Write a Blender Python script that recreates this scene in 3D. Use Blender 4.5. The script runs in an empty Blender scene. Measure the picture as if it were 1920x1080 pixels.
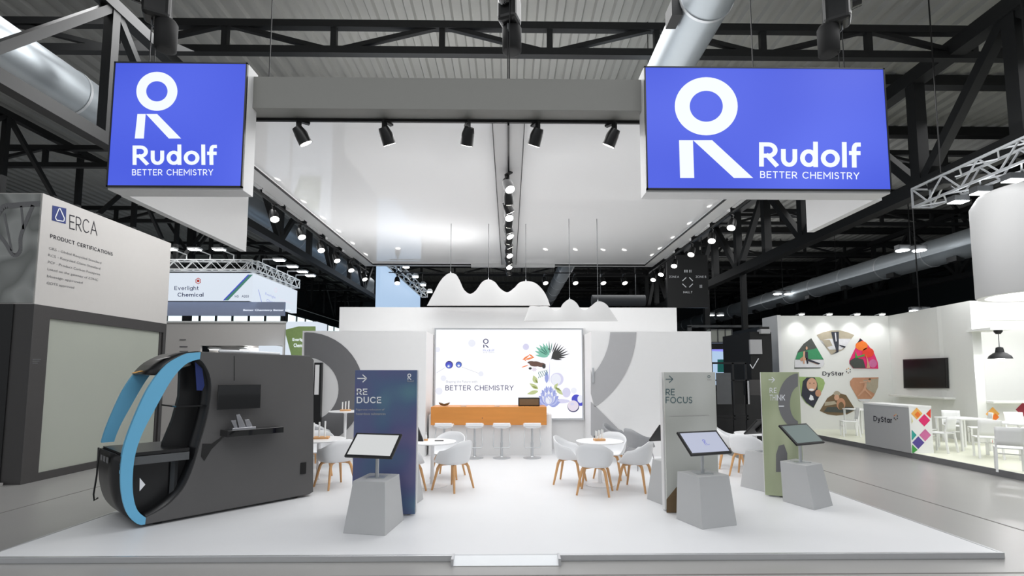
import bpy, math, random
from mathutils import Vector, Matrix
random.seed(4)
SC = bpy.context.scene
COL = SC.collection
# ------------------------------------------------------------------ camera
FPX, CX, CY = 950.0, 968.0, 627.0
TH, PS = math.radians(4.67), math.radians(0.8)
CAM = Vector((0, 0, 1.91))
Fw = Vector((math.sin(PS)*math.cos(TH), math.cos(PS)*math.cos(TH), math.sin(TH)))
Rt = Vector((math.cos(PS), -math.sin(PS), 0))
Up = Rt.cross(Fw)
cd = bpy.data.cameras.new('camera'); co = bpy.data.objects.new('camera', cd); COL.objects.link(co)
cd.sensor_fit = 'HORIZONTAL'; cd.sensor_width = 36; cd.lens = FPX/1920*36
cd.shift_x = (960-CX)/1920; cd.shift_y = (CY-540)/1920; cd.clip_end = 300
co.matrix_world = Matrix(((Rt.x, Up.x, -Fw.x, CAM.x), (Rt.y, Up.y, -Fw.y, CAM.y), (Rt.z, Up.z, -Fw.z, CAM.z), (0, 0, 0, 1)))
SC.camera = co
# ------------------------------------------------------------------ world, exposure
w = bpy.data.worlds.new('world'); SC.world = w; w.use_nodes = True
bg = w.node_tree.nodes['Background']; bg.inputs[0].default_value = (.92, .96, 1, 1); bg.inputs[1].default_value = 0.42
vs = SC.view_settings; vs.view_transform = 'Standard'; vs.look = 'None'; vs.gamma = 1; vs.use_curve_mapping = False; vs.exposure = 0.1
SC.cycles.max_bounces = 8; SC.cycles.sample_clamp_indirect = 4.0

def lamp(kind, loc, energy, size=.3, rot=None, aim=None, spot=None, col=(1, 1, 1), name='lamp', blend=.5, sy=None):
    d = bpy.data.lights.new(name, kind); d.energy = energy; d.color = col
    if kind == 'AREA':
        d.size = size
        if sy: d.shape = 'RECTANGLE'; d.size_y = sy
    else: d.shadow_soft_size = size
    if spot: d.spot_size = math.radians(spot); d.spot_blend = blend
    o = bpy.data.objects.new(name, d); COL.objects.link(o); o.location = loc
    if aim is not None:
        o.rotation_euler = (Vector(aim)-Vector(loc)).to_track_quat('-Z', 'Y').to_euler()
    elif rot: o.rotation_euler = rot
    return o
# unseen area lights added over the aisles to brighten hall and booths
lamp('AREA', (0, 0.5, 9.2), 430, 14, sy=4, name='hall_fill_front')
lamp('AREA', (-5.9, 12, 9.0), 420, 1.5, sy=12, aim=(-8.6, 11, 3), name='hall_fill_left')
lamp('AREA', (-16, 22, 8.8), 300, 6, sy=18, name='hall_fill_far_left')
lamp('AREA', (14, 20, 8.8), 400, 5, sy=24, name='hall_fill_right')
lamp('AREA', (7.2, 7, 8.8), 220, 2, sy=8, name='hall_fill_right_aisle')
lamp('AREA', (0, 34, 8.8), 300, 24, sy=3, name='hall_fill_back')
# unseen lights added to wash the roof and shine down through the film
lamp('AREA', (0, 12, 9.6), 750, 9, sy=9, name='hall_fill_above_canopy')
for nm, x, y, z, sx, sy, e_ in (('a', 0, 12.5, 7.0, 10, 6, 130), ('b', 15, 30, 7.4, 12, 20, 420), ('c', -17, 26, 7.4, 8, 24, 120), ('d', 0, 40, 7.4, 20, 12, 120), ('e', 10, 10, 7.4, 4, 6, 25)):
    lamp('AREA', (x, y, z), e_, sx, rot=(math.pi, 0, 0), sy=sy, name='roof_fill')
# unseen area light added under the canopy to fill the stand
lamp('AREA', (0, 10.3, 5.5), 270, 7, sy=6, name='canopy_fill')

# ------------------------------------------------------------------ projection helpers (pixel on the 1920x1080 photo -> point in the place)
def ray(px, py): return Fw + Rt*((px-CX)/FPX) + Up*((CY-py)/FPX)
def at(px, py, Y): r = ray(px, py); return CAM + r*((Y-CAM.y)/r.y)
def onz(px, py, z): r = ray(px, py); return CAM + r*((z-CAM.z)/r.z)
def onx(px, py, x): r = ray(px, py); return CAM + r*((x-CAM.x)/r.x)
def hit(px, py, P, n): r = ray(px, py); return CAM + r*((Vector(P)-CAM).dot(n)/r.dot(n))
def proj(p):
    q = Vector(p)-CAM; d = q.dot(Fw); return CX+FPX*q.dot(Rt)/d, CY-FPX*q.dot(Up)/d
# ------------------------------------------------------------------ materials
def lin(c):
    c = c/255
    return c/12.92 if c <= .04045 else ((c+.055)/1.055)**2.4
def rgb(r, g, b): return (lin(r), lin(g), lin(b), 1)
M = {}
def mat(name, c, rough=.5, metal=0, var=.04, scale=8, coat=0, bump=0, emit=0, alpha=1, trans=0, stretch=None, spec=.5):
    m = bpy.data.materials.new(name); m.use_nodes = True; nt = m.node_tree; b = nt.nodes['Principled BSDF']
    b.inputs['Base Color'].default_value = rgb(*c); b.inputs['Roughness'].default_value = rough
    b.inputs['Metallic'].default_value = metal; b.inputs['Coat Weight'].default_value = coat
    b.inputs['Specular IOR Level'].default_value = spec
    b.inputs['Alpha'].default_value = alpha; b.inputs['Transmission Weight'].default_value = trans
    if emit:
        b.inputs['Base Color'].default_value = (.02, .02, .02, 1)
        b.inputs['Emission Color'].default_value = rgb(*c); b.inputs['Emission Strength'].default_value = emit
    elif var:
        tc = nt.nodes.new('ShaderNodeTexCoord'); mp = nt.nodes.new('ShaderNodeMapping'); nz = nt.nodes.new('ShaderNodeTexNoise'); mx = nt.nodes.new('ShaderNodeMix')
        mx.data_type = 'RGBA'
        nt.links.new(tc.outputs['Object'], mp.inputs[0]); nt.links.new(mp.outputs[0], nz.inputs[0])
        if stretch: mp.inputs['Scale'].default_value = stretch
        nz.inputs['Scale'].default_value = scale; nz.inputs['Detail'].default_value = 5
        a = rgb(*c); mx.inputs['A'].default_value = tuple(x*(1-var) for x in a[:3])+(1,); mx.inputs['B'].default_value = tuple(min(1, x*(1+var)) for x in a[:3])+(1,)
        nt.links.new(nz.outputs['Fac'], mx.inputs['Factor']); nt.links.new(mx.outputs['Result'], b.inputs['Base Color'])
        if bump:
            bp = nt.nodes.new('ShaderNodeBump'); bp.inputs['Strength'].default_value = bump; bp.inputs['Distance'].default_value = .01
            nt.links.new(nz.outputs['Fac'], bp.inputs['Height']); nt.links.new(bp.outputs[0], b.inputs['Normal'])
    M[name] = m; return m
mat('hall_floor', (158, 157, 155), .32, var=.16, scale=.45, bump=.02)
mat('stand_floor', (226, 227, 229), .42, var=.02, scale=2)
mat('edge_metal', (205, 206, 208), .3, .6)
mat('dark_gap', (118, 115, 112), .6)
mat('white_wall', (234, 234, 234), .6, var=.015)
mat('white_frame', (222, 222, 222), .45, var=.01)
mat('shade_felt', (206, 206, 206), .8, var=.02, scale=40)
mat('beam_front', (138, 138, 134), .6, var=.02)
mat('film', (236, 236, 237), .06, var=.01, coat=.3)
_nt = M['film'].node_tree; _pr = _nt.nodes['Principled BSDF']; _tr = _nt.nodes.new('ShaderNodeBsdfTranslucent'); _mx = _nt.nodes.new('ShaderNodeMixShader')
_tr.inputs[0].default_value = (.9, .9, .9, 1); _mx.inputs[0].default_value = .35; _nt.links.new(_pr.outputs[0], _mx.inputs[1]); _nt.links.new(_tr.outputs[0], _mx.inputs[2]); _nt.links.new(_mx.outputs[0], _nt.nodes['Material Output'].inputs[0])
mat('grey_dark', (112, 112, 114), .6, var=.02)
mat('grey_light', (176, 176, 178), .6, var=.02)
mat('roof', (150, 150, 146), .55, var=.08, scale=1)
mat('steel_dark', (27, 28, 29), .5, .2, var=.15)
mat('steel_grey', (96, 98, 100), .5, .3, var=.1)
mat('duct', (168, 175, 180), .38, .6, var=.08, scale=1.5)
mat('hall_wall', (58, 64, 68), .7, var=.12, scale=.5)
mat('black', (14, 14, 15), .35, var=0)
mat('black_matt', (14, 14, 15), .7, var=.1)
mat('black_gloss', (10, 10, 12), .08, coat=.5, var=0)
mat('machine', (92, 91, 91), .48, .1, var=.05, scale=3)
mat('machine_dark', (26, 26, 28), .3, var=.05)
mat('machine_blue', (112, 188, 228), .4, var=.02)
mat('chrome', (190, 190, 195), .18, .95, var=0)
mat('alu', (200, 203, 206), .35, .6, var=.03)
mat('shell', (232, 233, 235), .35, var=.01)
mat('shell_grey', (150, 152, 155), .5, var=.02)
mat('oak', (214, 164, 112), .5, var=.14, scale=14, stretch=(1, 1, .15))
mat('oak_top', (212, 140, 66), .45, var=.16, scale=3, stretch=(.35, 1, 3))
mat('table_white', (240, 240, 241), .3, var=.01)
mat('plinth', (188, 189, 190), .6, var=.015)
mat('ink_dark', (28, 26, 40), .6, var=0)
mat('ink_grey', (120, 120, 122), .6, var=0)
mat('ink_pale', (182, 180, 178), .6, var=0)
mat('ink_white', (238, 240, 244), .6, var=0)
mat('ink_teal', (84, 108, 112), .6, var=0)
mat('erca_white', (206, 203, 200), .55, var=.02)
mat('erca_dark', (70, 68, 68), .5, var=.05)
mat('erca_black', (30, 30, 31), .5, var=.05)
mat('frosted', (176, 180, 170), .25, var=.05, scale=.7)
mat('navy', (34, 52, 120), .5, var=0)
mat('dystar_white', (224, 225, 222), .6, var=.012)
mat('dystar_counter', (176, 177, 178), .5, var=.01)
mat('dystar_floor', (224, 226, 208), .4, var=.03)
mat('plastic_white', (236, 237, 236), .4, var=.01)
mat('lens', (255, 252, 245), emit=9)
mat('lens_soft', (255, 253, 250), emit=3.5)
mat('flood', (250, 253, 255), emit=14)
mat('skylight', (225, 245, 248), emit=1.4)
mat('window_violet', (150, 150, 250), emit=.9)
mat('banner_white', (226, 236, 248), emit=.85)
mat('banner_lav', (168, 178, 206), .6, var=.02)
mat('banner_blue', (178, 205, 235), emit=.9)
mat('screen_grey', (150, 156, 166), .12, var=0, emit=.8)
mat('screen_lilac', (186, 192, 214), emit=.85)
mat('screen_green', (108, 124, 122), emit=.8)
mat('screen_white', (212, 214, 214), emit=.9)
M['screen_white'].node_tree.nodes['Principled BSDF'].inputs['Roughness'].default_value = .08
mat('tv', (10, 10, 12), .3, var=0, spec=.2)
for k, c in dict(c_orange=(236, 120, 40), c_amber=(240, 178, 90), c_red=(226, 62, 40), c_pink=(224, 40, 110), c_mauve=(206, 110, 160), c_teal=(40, 160, 150), c_violet=(84, 70, 150), c_green=(60, 160, 70), c_yellow=(222, 214, 150), c_skin=(206, 160, 132), c_brown=(112, 92, 66), c_sand=(170, 160, 140), c_navy=(40, 42, 56), c_smoke=(70, 74, 70), c_leaf=(150, 176, 110), c_tan=(190, 140, 110), c_snow=(214, 214, 218), c_wine=(150, 40, 60), c_field=(52, 140, 92)).items():
    mat(k, c, .55, var=.14, scale=9)
def sign_mat(name, c0, c1, st, axis):
    m = mat(name, c0, emit=st); nt = m.node_tree; b = nt.nodes['Principled BSDF']
    tc = nt.nodes.new('ShaderNodeTexCoord'); nz = nt.nodes.new('ShaderNodeTexNoise'); nz.inputs['Scale'].default_value = axis; nz.inputs['Detail'].default_value = 0
    mx = nt.nodes.new('ShaderNodeMix'); mx.data_type = 'RGBA'; mx.inputs['A'].default_value = rgb(*c0); mx.inputs['B'].default_value = rgb(*c1)
    nt.links.new(tc.outputs['Object'], nz.inputs[0]); nt.links.new(nz.outputs['Fac'], mx.inputs['Factor']); nt.links.new(mx.outputs['Result'], b.inputs['Emission Color'])
    return m
sign_mat('sign_blue', (38, 66, 214), (90, 112, 246), .88, .7)
mat('sign_white', (236, 242, 252), emit=1.0)
sign_mat('box_white', (238, 240, 252), (255, 255, 255), 1.0, 1.2)
def print_mat(name, stops, scale, rough=.35, stretch=(1, 1, 1)):
    m = bpy.data.materials.new(name); m.use_nodes = True; nt = m.node_tree; b = nt.nodes['Principled BSDF']; b.inputs['Roughness'].default_value = rough
    tc = nt.nodes.new('ShaderNodeTexCoord'); mp = nt.nodes.new('ShaderNodeMapping'); mp.inputs['Scale'].default_value = stretch
    nz = nt.nodes.new('ShaderNodeTexNoise'); nz.inputs['Scale'].default_value = scale; nz.inputs['Detail'].default_value = 1
    cr = nt.nodes.new('ShaderNodeValToRGB'); e = cr.color_ramp.elements
    while len(e) < len(stops): e.new(.5)
    for i, (p, c) in enumerate(stops): e[i].position = p; e[i].color = rgb(*c)
    nt.links.new(tc.outputs['Object'], mp.inputs[0]); nt.links.new(mp.outputs[0], nz.inputs[0]); nt.links.new(nz.outputs['Fac'], cr.inputs[0]); nt.links.new(cr.outputs[0], b.inputs['Base Color'])
    M[name] = m; return m
print_mat('print_blue', [(.3, (112, 104, 142)), (.45, (92, 96, 138)), (.6, (82, 104, 138)), (.75, (92, 130, 146))], 1.6)
print_mat('print_silver', [(.3, (176, 178, 172)), (.55, (196, 198, 193)), (.75, (210, 211, 208))], 1.2)
print_mat('print_green', [(.3, (158, 168, 134)), (.5, (174, 183, 150)), (.7, (200, 208, 176))], 2.0, stretch=(1.5, 1.5, .5))
print_mat('print_dna', [(.35, (150, 152, 150)), (.48, (120, 123, 120)), (.56, (168, 170, 168)), (.7, (142, 145, 142))], 1.1)
def glass(name, c, a, rough=.05):
    m = mat(name, c, rough, alpha=a, var=0); return m
glass('tint_glass', (30, 34, 40), .38); glass('clear_glass', (200, 210, 208), .22)
for k, c in dict(e_navy=(44, 42, 92), e_blue=(62, 66, 190), e_blue2=(80, 110, 205), e_pale=(228, 230, 240), e_green=(120, 186, 164), e_green2=(60, 120, 104), e_black=(44, 44, 44), e_orange=(234, 130, 70), e_brown=(96, 68, 58), e_lotus=(176, 184, 228), e_lotus2=(148, 158, 214), e_olive=(186, 196, 140), e_olive2=(128, 140, 70), e_lilac=(208, 206, 232), e_line=(168, 170, 178), e_pink=(222, 212, 226)).items():
    mat(k, c, emit=.98)

# ------------------------------------------------------------------ mesh helpers
class MB:
    def __init__(s): s.v = []; s.f = []; s.m = []; s.mi = 0
    def add(s, vs, fs):
        n = len(s.v); s.v += [Vector(p) for p in vs]; s.f += [tuple(i+n for i in f) for f in fs]; s.m += [s.mi]*len(fs); return s
    def box(s, a, b):
        x0, y0, z0 = a; x1, y1, z1 = b
        return s.hexa([(x0, y0, z0), (x1, y0, z0), (x1, y1, z0), (x0, y1, z0)], [(x0, y0, z1), (x1, y0, z1), (x1, y1, z1), (x0, y1, z1)])
    def cbox(s, c, d): return s.box([c[i]-d[i]/2 for i in range(3)], [c[i]+d[i]/2 for i in range(3)])
    def hexa(s, lo, hi): return s.add(list(lo)+list(hi), [(3, 2, 1, 0), (4, 5, 6, 7), (0, 1, 5, 4), (1, 2, 6, 5), (2, 3, 7, 6), (3, 0, 4, 7)])
    def prism(s, pts, vec):
        n = len(pts); vec = Vector(vec); a = [Vector(p) for p in pts]
        return s.add(a+[p+vec for p in a], [tuple(range(n)), tuple(range(2*n-1, n-1, -1))]+[(i, (i+1) % n, (i+1) % n+n, i+n) for i in range(n)])
    def poly(s, pts): return s.add(pts, [tuple(range(len(pts)))])
    def bar(s, p, q, w, h=None, up=(0, 0, 1)):
        p, q = Vector(p), Vector(q); h = h or w; d = (q-p).normalized(); u = Vector(up)
        if abs(d.dot(u)) > .99: u = Vector((0, 1, 0))
        r = d.cross(u).normalized(); u = r.cross(d); r = r*w/2; u = u*h/2
        return s.hexa([p-r-u, p+r-u, p+r+u, p-r+u], [q-r-u, q+r-u, q+r+u, q-r+u])
    def cyl(s, p, q, r0, r1=None, n=16):
        return s.tube([p, q], [r0, r0 if r1 is None else r1], n)
    def tube(s, pts, r, n=8, closed=False, flat=1.0):
        pts = [Vector(p) for p in pts]; k = len(pts); rr = r if isinstance(r, (list, tuple)) else [r]*k
        rings = []; pr = None
        for i, p in enumerate(pts):
            d = (pts[min(i+1, k-1)]-pts[max(i-1, 0)]).normalized()
            if pr is None: pr = d.orthogonal().normalized() if abs(d.z) > .99 else d.cross(Vector((0, 0, 1))).normalized()
            else:
                pr = (pr-d*pr.dot(d)).normalized()
            u = d.cross(pr)
            rings.append([p+pr*rr[i]*math.cos(2*math.pi*j/n)+u*rr[i]*flat*math.sin(2*math.pi*j/n) for j in range(n)])
        vs = [p for g in rings for p in g]; fs = []
        for i in range(k-1):
            for j in range(n): fs.append((i*n+j, i*n+(j+1) % n, (i+1)*n+(j+1) % n, (i+1)*n+j))
        fs.append(tuple(range(n-1, -1, -1))); fs.append(tuple((k-1)*n+j for j in range(n)))
        return s.add(vs, fs)
    def lathe(s, prof, o=(0, 0, 0), n=28):
        o = Vector(o); vs = []; fs = []; k = len(prof)
        for r, z in prof: vs += [o+Vector((max(r, 1e-4)*math.cos(2*math.pi*j/n), max(r, 1e-4)*math.sin(2*math.pi*j/n), z)) for j in range(n)]
        for i in range(k-1):
            for j in range(n): fs.append((i*n+j, i*n+(j+1) % n, (i+1)*n+(j+1) % n, (i+1)*n+j))
        if prof[0][0] > .002: fs.append(tuple(range(n-1, -1, -1)))
        if prof[-1][0] > .002: fs.append(tuple((k-1)*n+j for j in range(n)))
        return s.add(vs, fs)
    def grid(s, rows, closed=False):
        k = len(rows); n = len(rows[0]); fs = []
        for i in range(k-1):
            for j in range(n if closed else n-1): fs.append((i*n+j, i*n+(j+1) % n, (i+1)*n+(j+1) % n, (i+1)*n+j))
        return s.add([p for r in rows for p in r], fs)
    def build(s, name, m, parent=None, smooth=False, bevel=0, world=False, solid=0, segs=2):
        me = bpy.data.meshes.new(name)
        off = Vector(parent['base']) if (world and parent is not None) else Vector((0, 0, 0))
        me.from_pydata([tuple(p-off) for p in s.v], [], s.f)
        for x in (m if isinstance(m, (list, tuple)) else [m]): me.materials.append(M[x])
        for i, p in enumerate(me.polygons):
            p.material_index = s.m[i]; p.use_smooth = bool(smooth)
        me.update()
        import bmesh
        b = bmesh.new(); b.from_mesh(me); bmesh.ops.recalc_face_normals(b, faces=b.faces); b.to_mesh(me); b.free()
        if smooth and smooth is not True: me.set_sharp_from_angle(angle=math.radians(smooth))
        o = bpy.data.objects.new(name, me); COL.objects.link(o)
        if parent is not None: o.parent = parent
        if solid:
            q = o.modifiers.new('solid', 'SOLIDIFY'); q.thickness = solid; q.offset = 0
        if bevel:
            q = o.modifiers.new('bevel', 'BEVEL'); q.width = bevel; q.segments = segs; q.limit_method = 'ANGLE'; q.angle_limit = math.radians(40)
        return o
def tag(o, label=None, cat=None, group=None, kind=None):
    if label: o['label'] = label
    if cat: o['category'] = cat
    if group: o['group'] = group
    if kind: o['kind'] = kind
    return o
def thing(name, label, cat, loc=(0, 0, 0), rz=0, group=None):
    o = bpy.data.objects.new(name, None); COL.objects.link(o); o.location = loc; o.rotation_euler = (0, 0, rz); o.empty_display_size = .1
    o['base'] = [float(x) for x in loc]
    return tag(o, label, cat, group)
def struct(o): o['kind'] = 'structure'; return o
def dup(root, loc, rz, label=None, group=None):
    r = root.copy(); COL.objects.link(r); r.location = loc; r.rotation_euler = (0, 0, rz)
    if label: r['label'] = label
    if group: r['group'] = group
    for ch in list(root.children):
        c = ch.copy(); COL.objects.link(c); c.parent = r
        for g in list(ch.children):
            d = g.copy(); COL.objects.link(d); d.parent = c
    return r
def text_verts(s, bold=0):
    cu = bpy.data.curves.new('t', 'FONT'); cu.body = s; cu.offset = bold; cu.resolution_u = 4; cu.space_character = 1.0
    o = bpy.data.objects.new('t', cu); COL.objects.link(o)
    dg = bpy.context.evaluated_depsgraph_get(); me = bpy.data.meshes.new_from_object(o.evaluated_get(dg))
    vs = [v.co.copy() for v in me.vertices]; fs = [tuple(p.vertices) for p in me.polygons]
    bpy.data.objects.remove(o); bpy.data.curves.remove(cu); bpy.data.meshes.remove(me)
    x0 = min(v.x for v in vs); x1 = max(v.x for v in vs); y0 = min(v.y for v in vs); y1 = max(v.y for v in vs)
    return [((v.x-x0)/(x1-x0), (v.y-y0)/(y1-y0)) for v in vs], fs
def lettering(mb, s, bl, br, tl, lift, bold=0):
    """text filling the parallelogram bottom-left, bottom-right, top-left"""
    bl, br, tl, lift = Vector(bl), Vector(br), Vector(tl), Vector(lift)
    vs, fs = text_verts(s, bold)
    return mb.add([bl+(br-bl)*x+(tl-bl)*y+lift for x, y in vs], fs)
class Face:
    """a flat printed face: pixel -> point on the plane through P with normal n, drawn in thin layers"""
    def __init__(s, P, n): s.P = Vector(P); s.n = Vector(n).normalized(); s.k = 0
    def h(s, px, py, lift=.0): return hit(px, py, s.P, s.n)+s.n*lift
    def poly(s, mb, pts, lift): mb.poly([s.h(x, y, lift) for x, y in pts])
    def text(s, mb, t, x0, y0, x1, y1, lift=.003, bold=0, slope=0):
        lettering(mb, t, s.h(x0, y1), s.h(x1, y1+slope), s.h(x0, y0), s.n*lift, bold)
    def disc(s, mb, cx, cy, rx, ry, lift, n=28, a0=0, a1=360):
        s.poly(mb, [(cx+rx*math.cos(math.radians(a0+(a1-a0)*i/(n-(a1-a0 < 360)))), cy-ry*math.sin(math.radians(a0+(a1-a0)*i/(n-(a1-a0 < 360))))) for i in range(n)], lift)
    def ring(s, mb, cx, cy, rx, ry, ix, iy, lift, n=48):
        a = [s.h(cx+rx*math.cos(2*math.pi*i/n), cy-ry*math.sin(2*math.pi*i/n), lift) for i in range(n)]
        b = [s.h(cx+ix*math.cos(2*math.pi*i/n), cy-iy*math.sin(2*math.pi*i/n), lift) for i in range(n)]
        mb.add(a+b, [(i, (i+1) % n, (i+1) % n+n, i+n) for i in range(n)])
    def line(s, mb, pts, wd, lift):
        for (x0, y0), (x1, y1) in zip(pts, pts[1:]):
            L = math.hypot(x1-x0, y1-y0) or 1; nx, ny = -(y1-y0)/L*wd/2, (x1-x0)/L*wd/2
            s.poly(mb, [(x0+nx, y0+ny), (x1+nx, y1+ny), (x1-nx, y1-ny), (x0-nx, y0-ny)], lift)
def merge_arc(pts, n=6):
    """Catmull-Rom through pixel/plane points"""
    out = []; P = [pts[0]]+list(pts)+[pts[-1]]
    for i in range(1, len(P)-2):
        for k in range(n):
            t = k/n; r = []
            for c in range(len(pts[0])):
                p0, p1, p2, p3 = P[i-1][c], P[i][c], P[i+1][c], P[i+2][c]
                r.append(.5*(2*p1+(p2-p0)*t+(2*p0-5*p1+4*p2-p3)*t*t+(3*p1-p0-3*p2+p3)*t**3))
            out.append(tuple(r))
    out.append(tuple(pts[-1])); return out

def _arc(cx, cy, rx, ry, a0, a1, n=10): return [(cx+rx*math.cos(math.radians(a0+(a1-a0)*i/n)), cy+ry*math.sin(math.radians(a0+(a1-a0)*i/n))) for i in range(n+1)]
X_ = .68
GL = {
 'A': (.86, [[(0, 0), (.5, 1), (1, 0)], [(.18, .33), (.82, .33)]]), 'B': (.66, [[(0, 0), (0, 1), (.5, 1)]+_arc(.5, .77, .42, .23, 90, -90)+[(0, .54)], [(.5, .54)]+_arc(.55, .27, .45, .27, 90, -90)+[(0, 0)]]),
 'C': (.82, [_arc(.56, .5, .56, .5, 48, 312, 20)]), 'D': (.8, [[(0, 0), (0, 1), (.4, 1)]+_arc(.42, .5, .58, .5, 90, -90, 14)+[(0, 0)]]), 'E': (.6, [[(1, 1), (0, 1), (0, 0), (1, 0)], [(0, .52), (.9, .52)]]),
 'F': (.58, [[(1, 1), (0, 1), (0, 0)], [(0, .5), (.9, .5)]]), 'G': (.86, [_arc(.53, .5, .53, .5, 48, 320, 20)+[(1, .42), (.6, .42)]]), 'H': (.74, [[(0, 0), (0, 1)], [(1, 0), (1, 1)], [(0, .52), (1, .52)]]), 'I': (.13, [[(.5, 0), (.5, 1)]]),
 'K': (.7, [[(0, 0), (0, 1)], [(.95, 1), (.05, .4)], [(.35, .6), (1, 0)]]), 'L': (.56, [[(0, 1), (0, 0), (1, 0)]]), 'M': (.92, [[(0, 0), (0, 1), (.5, .32), (1, 1), (1, 0)]]), 'N': (.76, [[(0, 0), (0, 1), (1, 0), (1, 1)]]),
 'O': (.92, [_arc(.5, .5, .5, .5, 0, 360, 24)]), 'P': (.64, [[(0, 0), (0, 1), (.5, 1)]+_arc(.5, .72, .5, .28, 90, -90)+[(0, .44)]]), 'R': (.68, [[(0, 0), (0, 1), (.5, 1)]+_arc(.5, .72, .46, .28, 90, -90)+[(0, .44)], [(.42, .44), (1, 0)]]),
 'S': (.6, [_arc(.5, .76, .46, .24, 35, 270, 12)+_arc(.5, .26, .5, .26, 90, -145, 12)[0:]]), 'T': (.66, [[(0, 1), (1, 1)], [(.5, 1), (.5, 0)]]), 'U': (.74, [[(0, 1), (0, .36)]+_arc(.5, .36, .5, .36, 180, 360, 12)+[(1, 1)]]),
 'Y': (.74, [[(0, 1), (.5, .45), (1, 1)], [(.5, .45), (.5, 0)]]), 'Z': (.64, [[(0, 1), (1, 1), (0, 0), (1, 0)]]),
 'a': (.62, [_arc(.48, .34, .48, .34, 0, 360, 18), [(1, X_), (1, 0)]]), 'c': (.56, [_arc(.55, .34, .55, .34, 48, 312, 14)]), 'd': (.64, [_arc(.48, .34, .48, .34, 0, 360, 18), [(1, 1.06), (1, 0)]]), 'e': (.62, [[(.04, .36), (1, .36)]+_arc(.5, .34, .5, .34, 5, 318, 18)]),
 'f': (.44, [[(.95, 1.04)]+_arc(.72, .78, .36, .26, 85, 180, 6)+[(.36, 0)], [(0, .62), (.9, .62)]]), 'g': (.62, [_arc(.48, .34, .48, .34, 0, 360, 18), [(1, X_), (1, -.05)]+_arc(.5, -.05, .5, .26, 0, -150, 8)]), 'h': (.58, [[(0, 0), (0, 1.06)], [(0, .4)]+_arc(.5, .38, .5, .3, 170, 0, 8)+[(1, 0)]]), 'i': (.13, [[(.5, 0), (.5, X_)], [(.5, .9), (.5, 1.02)]]),
 'l': (.13, [[(.5, 0), (.5, 1.06)]]), 'm': (.95, [[(0, 0), (0, X_)], [(0, .4)]+_arc(.25, .4, .25, .28, 170, 0, 8)+[(.5, 0)], [(.5, .4)]+_arc(.75, .4, .25, .28, 170, 0, 8)+[(1, 0)]]), 'o': (.68, [_arc(.5, .34, .5, .34, 0, 360, 20)]), 'r': (.36, [[(0, 0), (0, X_)], [(0, .4)]+_arc(.8, .38, .8, .3, 175, 90, 6)]),
 't': (.4, [[(.4, .95), (.4, .2)]+_arc(.8, .2, .4, .2, 180, 280, 5), [(0, X_), (1, X_)]]), 'u': (.58, [[(0, X_), (0, .3)]+_arc(.5, .3, .5, .3, 180, 360, 10)+[(1, X_)]]), 'v': (.6, [[(0, X_), (.5, 0), (1, X_)]]), 'y': (.6, [[(0, X_), (.52, .0)], [(1, X_), (.38, -.3), (.1, -.3)]]), ' ': (.32, [])}
def stroke_text(F, mb, s, x0, y0, x1, y1, wt=.14, lift=.004, slope=0, gap=.14, y_top=1.0, y_bot=0.0):
    """geometric lettering: cap height runs y1 (baseline) to y0; wt stroke weight"""
    Wd = sum(GL[c][0] for c in s)+gap*(len(s)-1); x = 0
    bl = F.h(x0, y1); br = F.h(x1, y1+slope); tl = F.h(x0, y0); ex = (br-bl)/Wd; ey = (tl-bl); o = F.n*lift
    for c in s:
        w_, lines = GL[c]
        for L in lines:
            P = [(x+wt/2+px*(w_-wt) if w_ > wt*1.3 else x+w_/2, wt/2+py*(1-wt)) for px, py in L]
            closed = len(P) > 8 and abs(P[0][0]-P[-1][0])+abs(P[0][1]-P[-1][1]) < 1e-4
            # extend flat ends by nothing: caps sit on the outline
            A, B = [], []; n = len(P)
            if not closed:
                def ext(p, q): 
                    d = math.hypot(p[0]-q[0], p[1]-q[1]) or 1; return (p[0]+(p[0]-q[0])/d*wt/2, p[1]+(p[1]-q[1])/d*wt/2)
                P[0], P[-1] = ext(P[0], P[1]), ext(P[-1], P[-2])
            for i in range(n):
                p = P[i]; a = P[i-1] if i > 0 else (P[-2] if closed else None); b = P[i+1] if i < n-1 else (P[1] if closed else None)
                ds = []
                for u, v in ((a, p), (p, b)):
                    if u is None or v is None: continue
                    d = math.hypot(v[0]-u[0], v[1]-u[1])
                    if d > 1e-6: ds.append(((v[0]-u[0])/d, (v[1]-u[1])/d))
                if len(ds) == 2:
                    tx, ty = ds[0][0]+ds[1][0], ds[0][1]+ds[1][1]; tl_ = math.hypot(tx, ty) or 1; tx, ty = tx/tl_, ty/tl_; k = min(2.6, 1/max(.3, (tx*ds[0][0]+ty*ds[0][1])))
                else: (tx, ty), k = ds[0], 1
                A.append((p[0]-ty*wt/2*k, p[1]+tx*wt/2*k)); B.append((p[0]+ty*wt/2*k, p[1]-tx*wt/2*k))
            mb.add([bl+ex*u+ey*v+o for u, v in A]+[bl+ex*u+ey*v+o for u, v in B], [(i, i+1, n+i+1, n+i) for i in range(n-1)])
        x += w_+gap
PF = 0.06      # height of the stand floor
NY = Vector((0, -1, 0))
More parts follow.
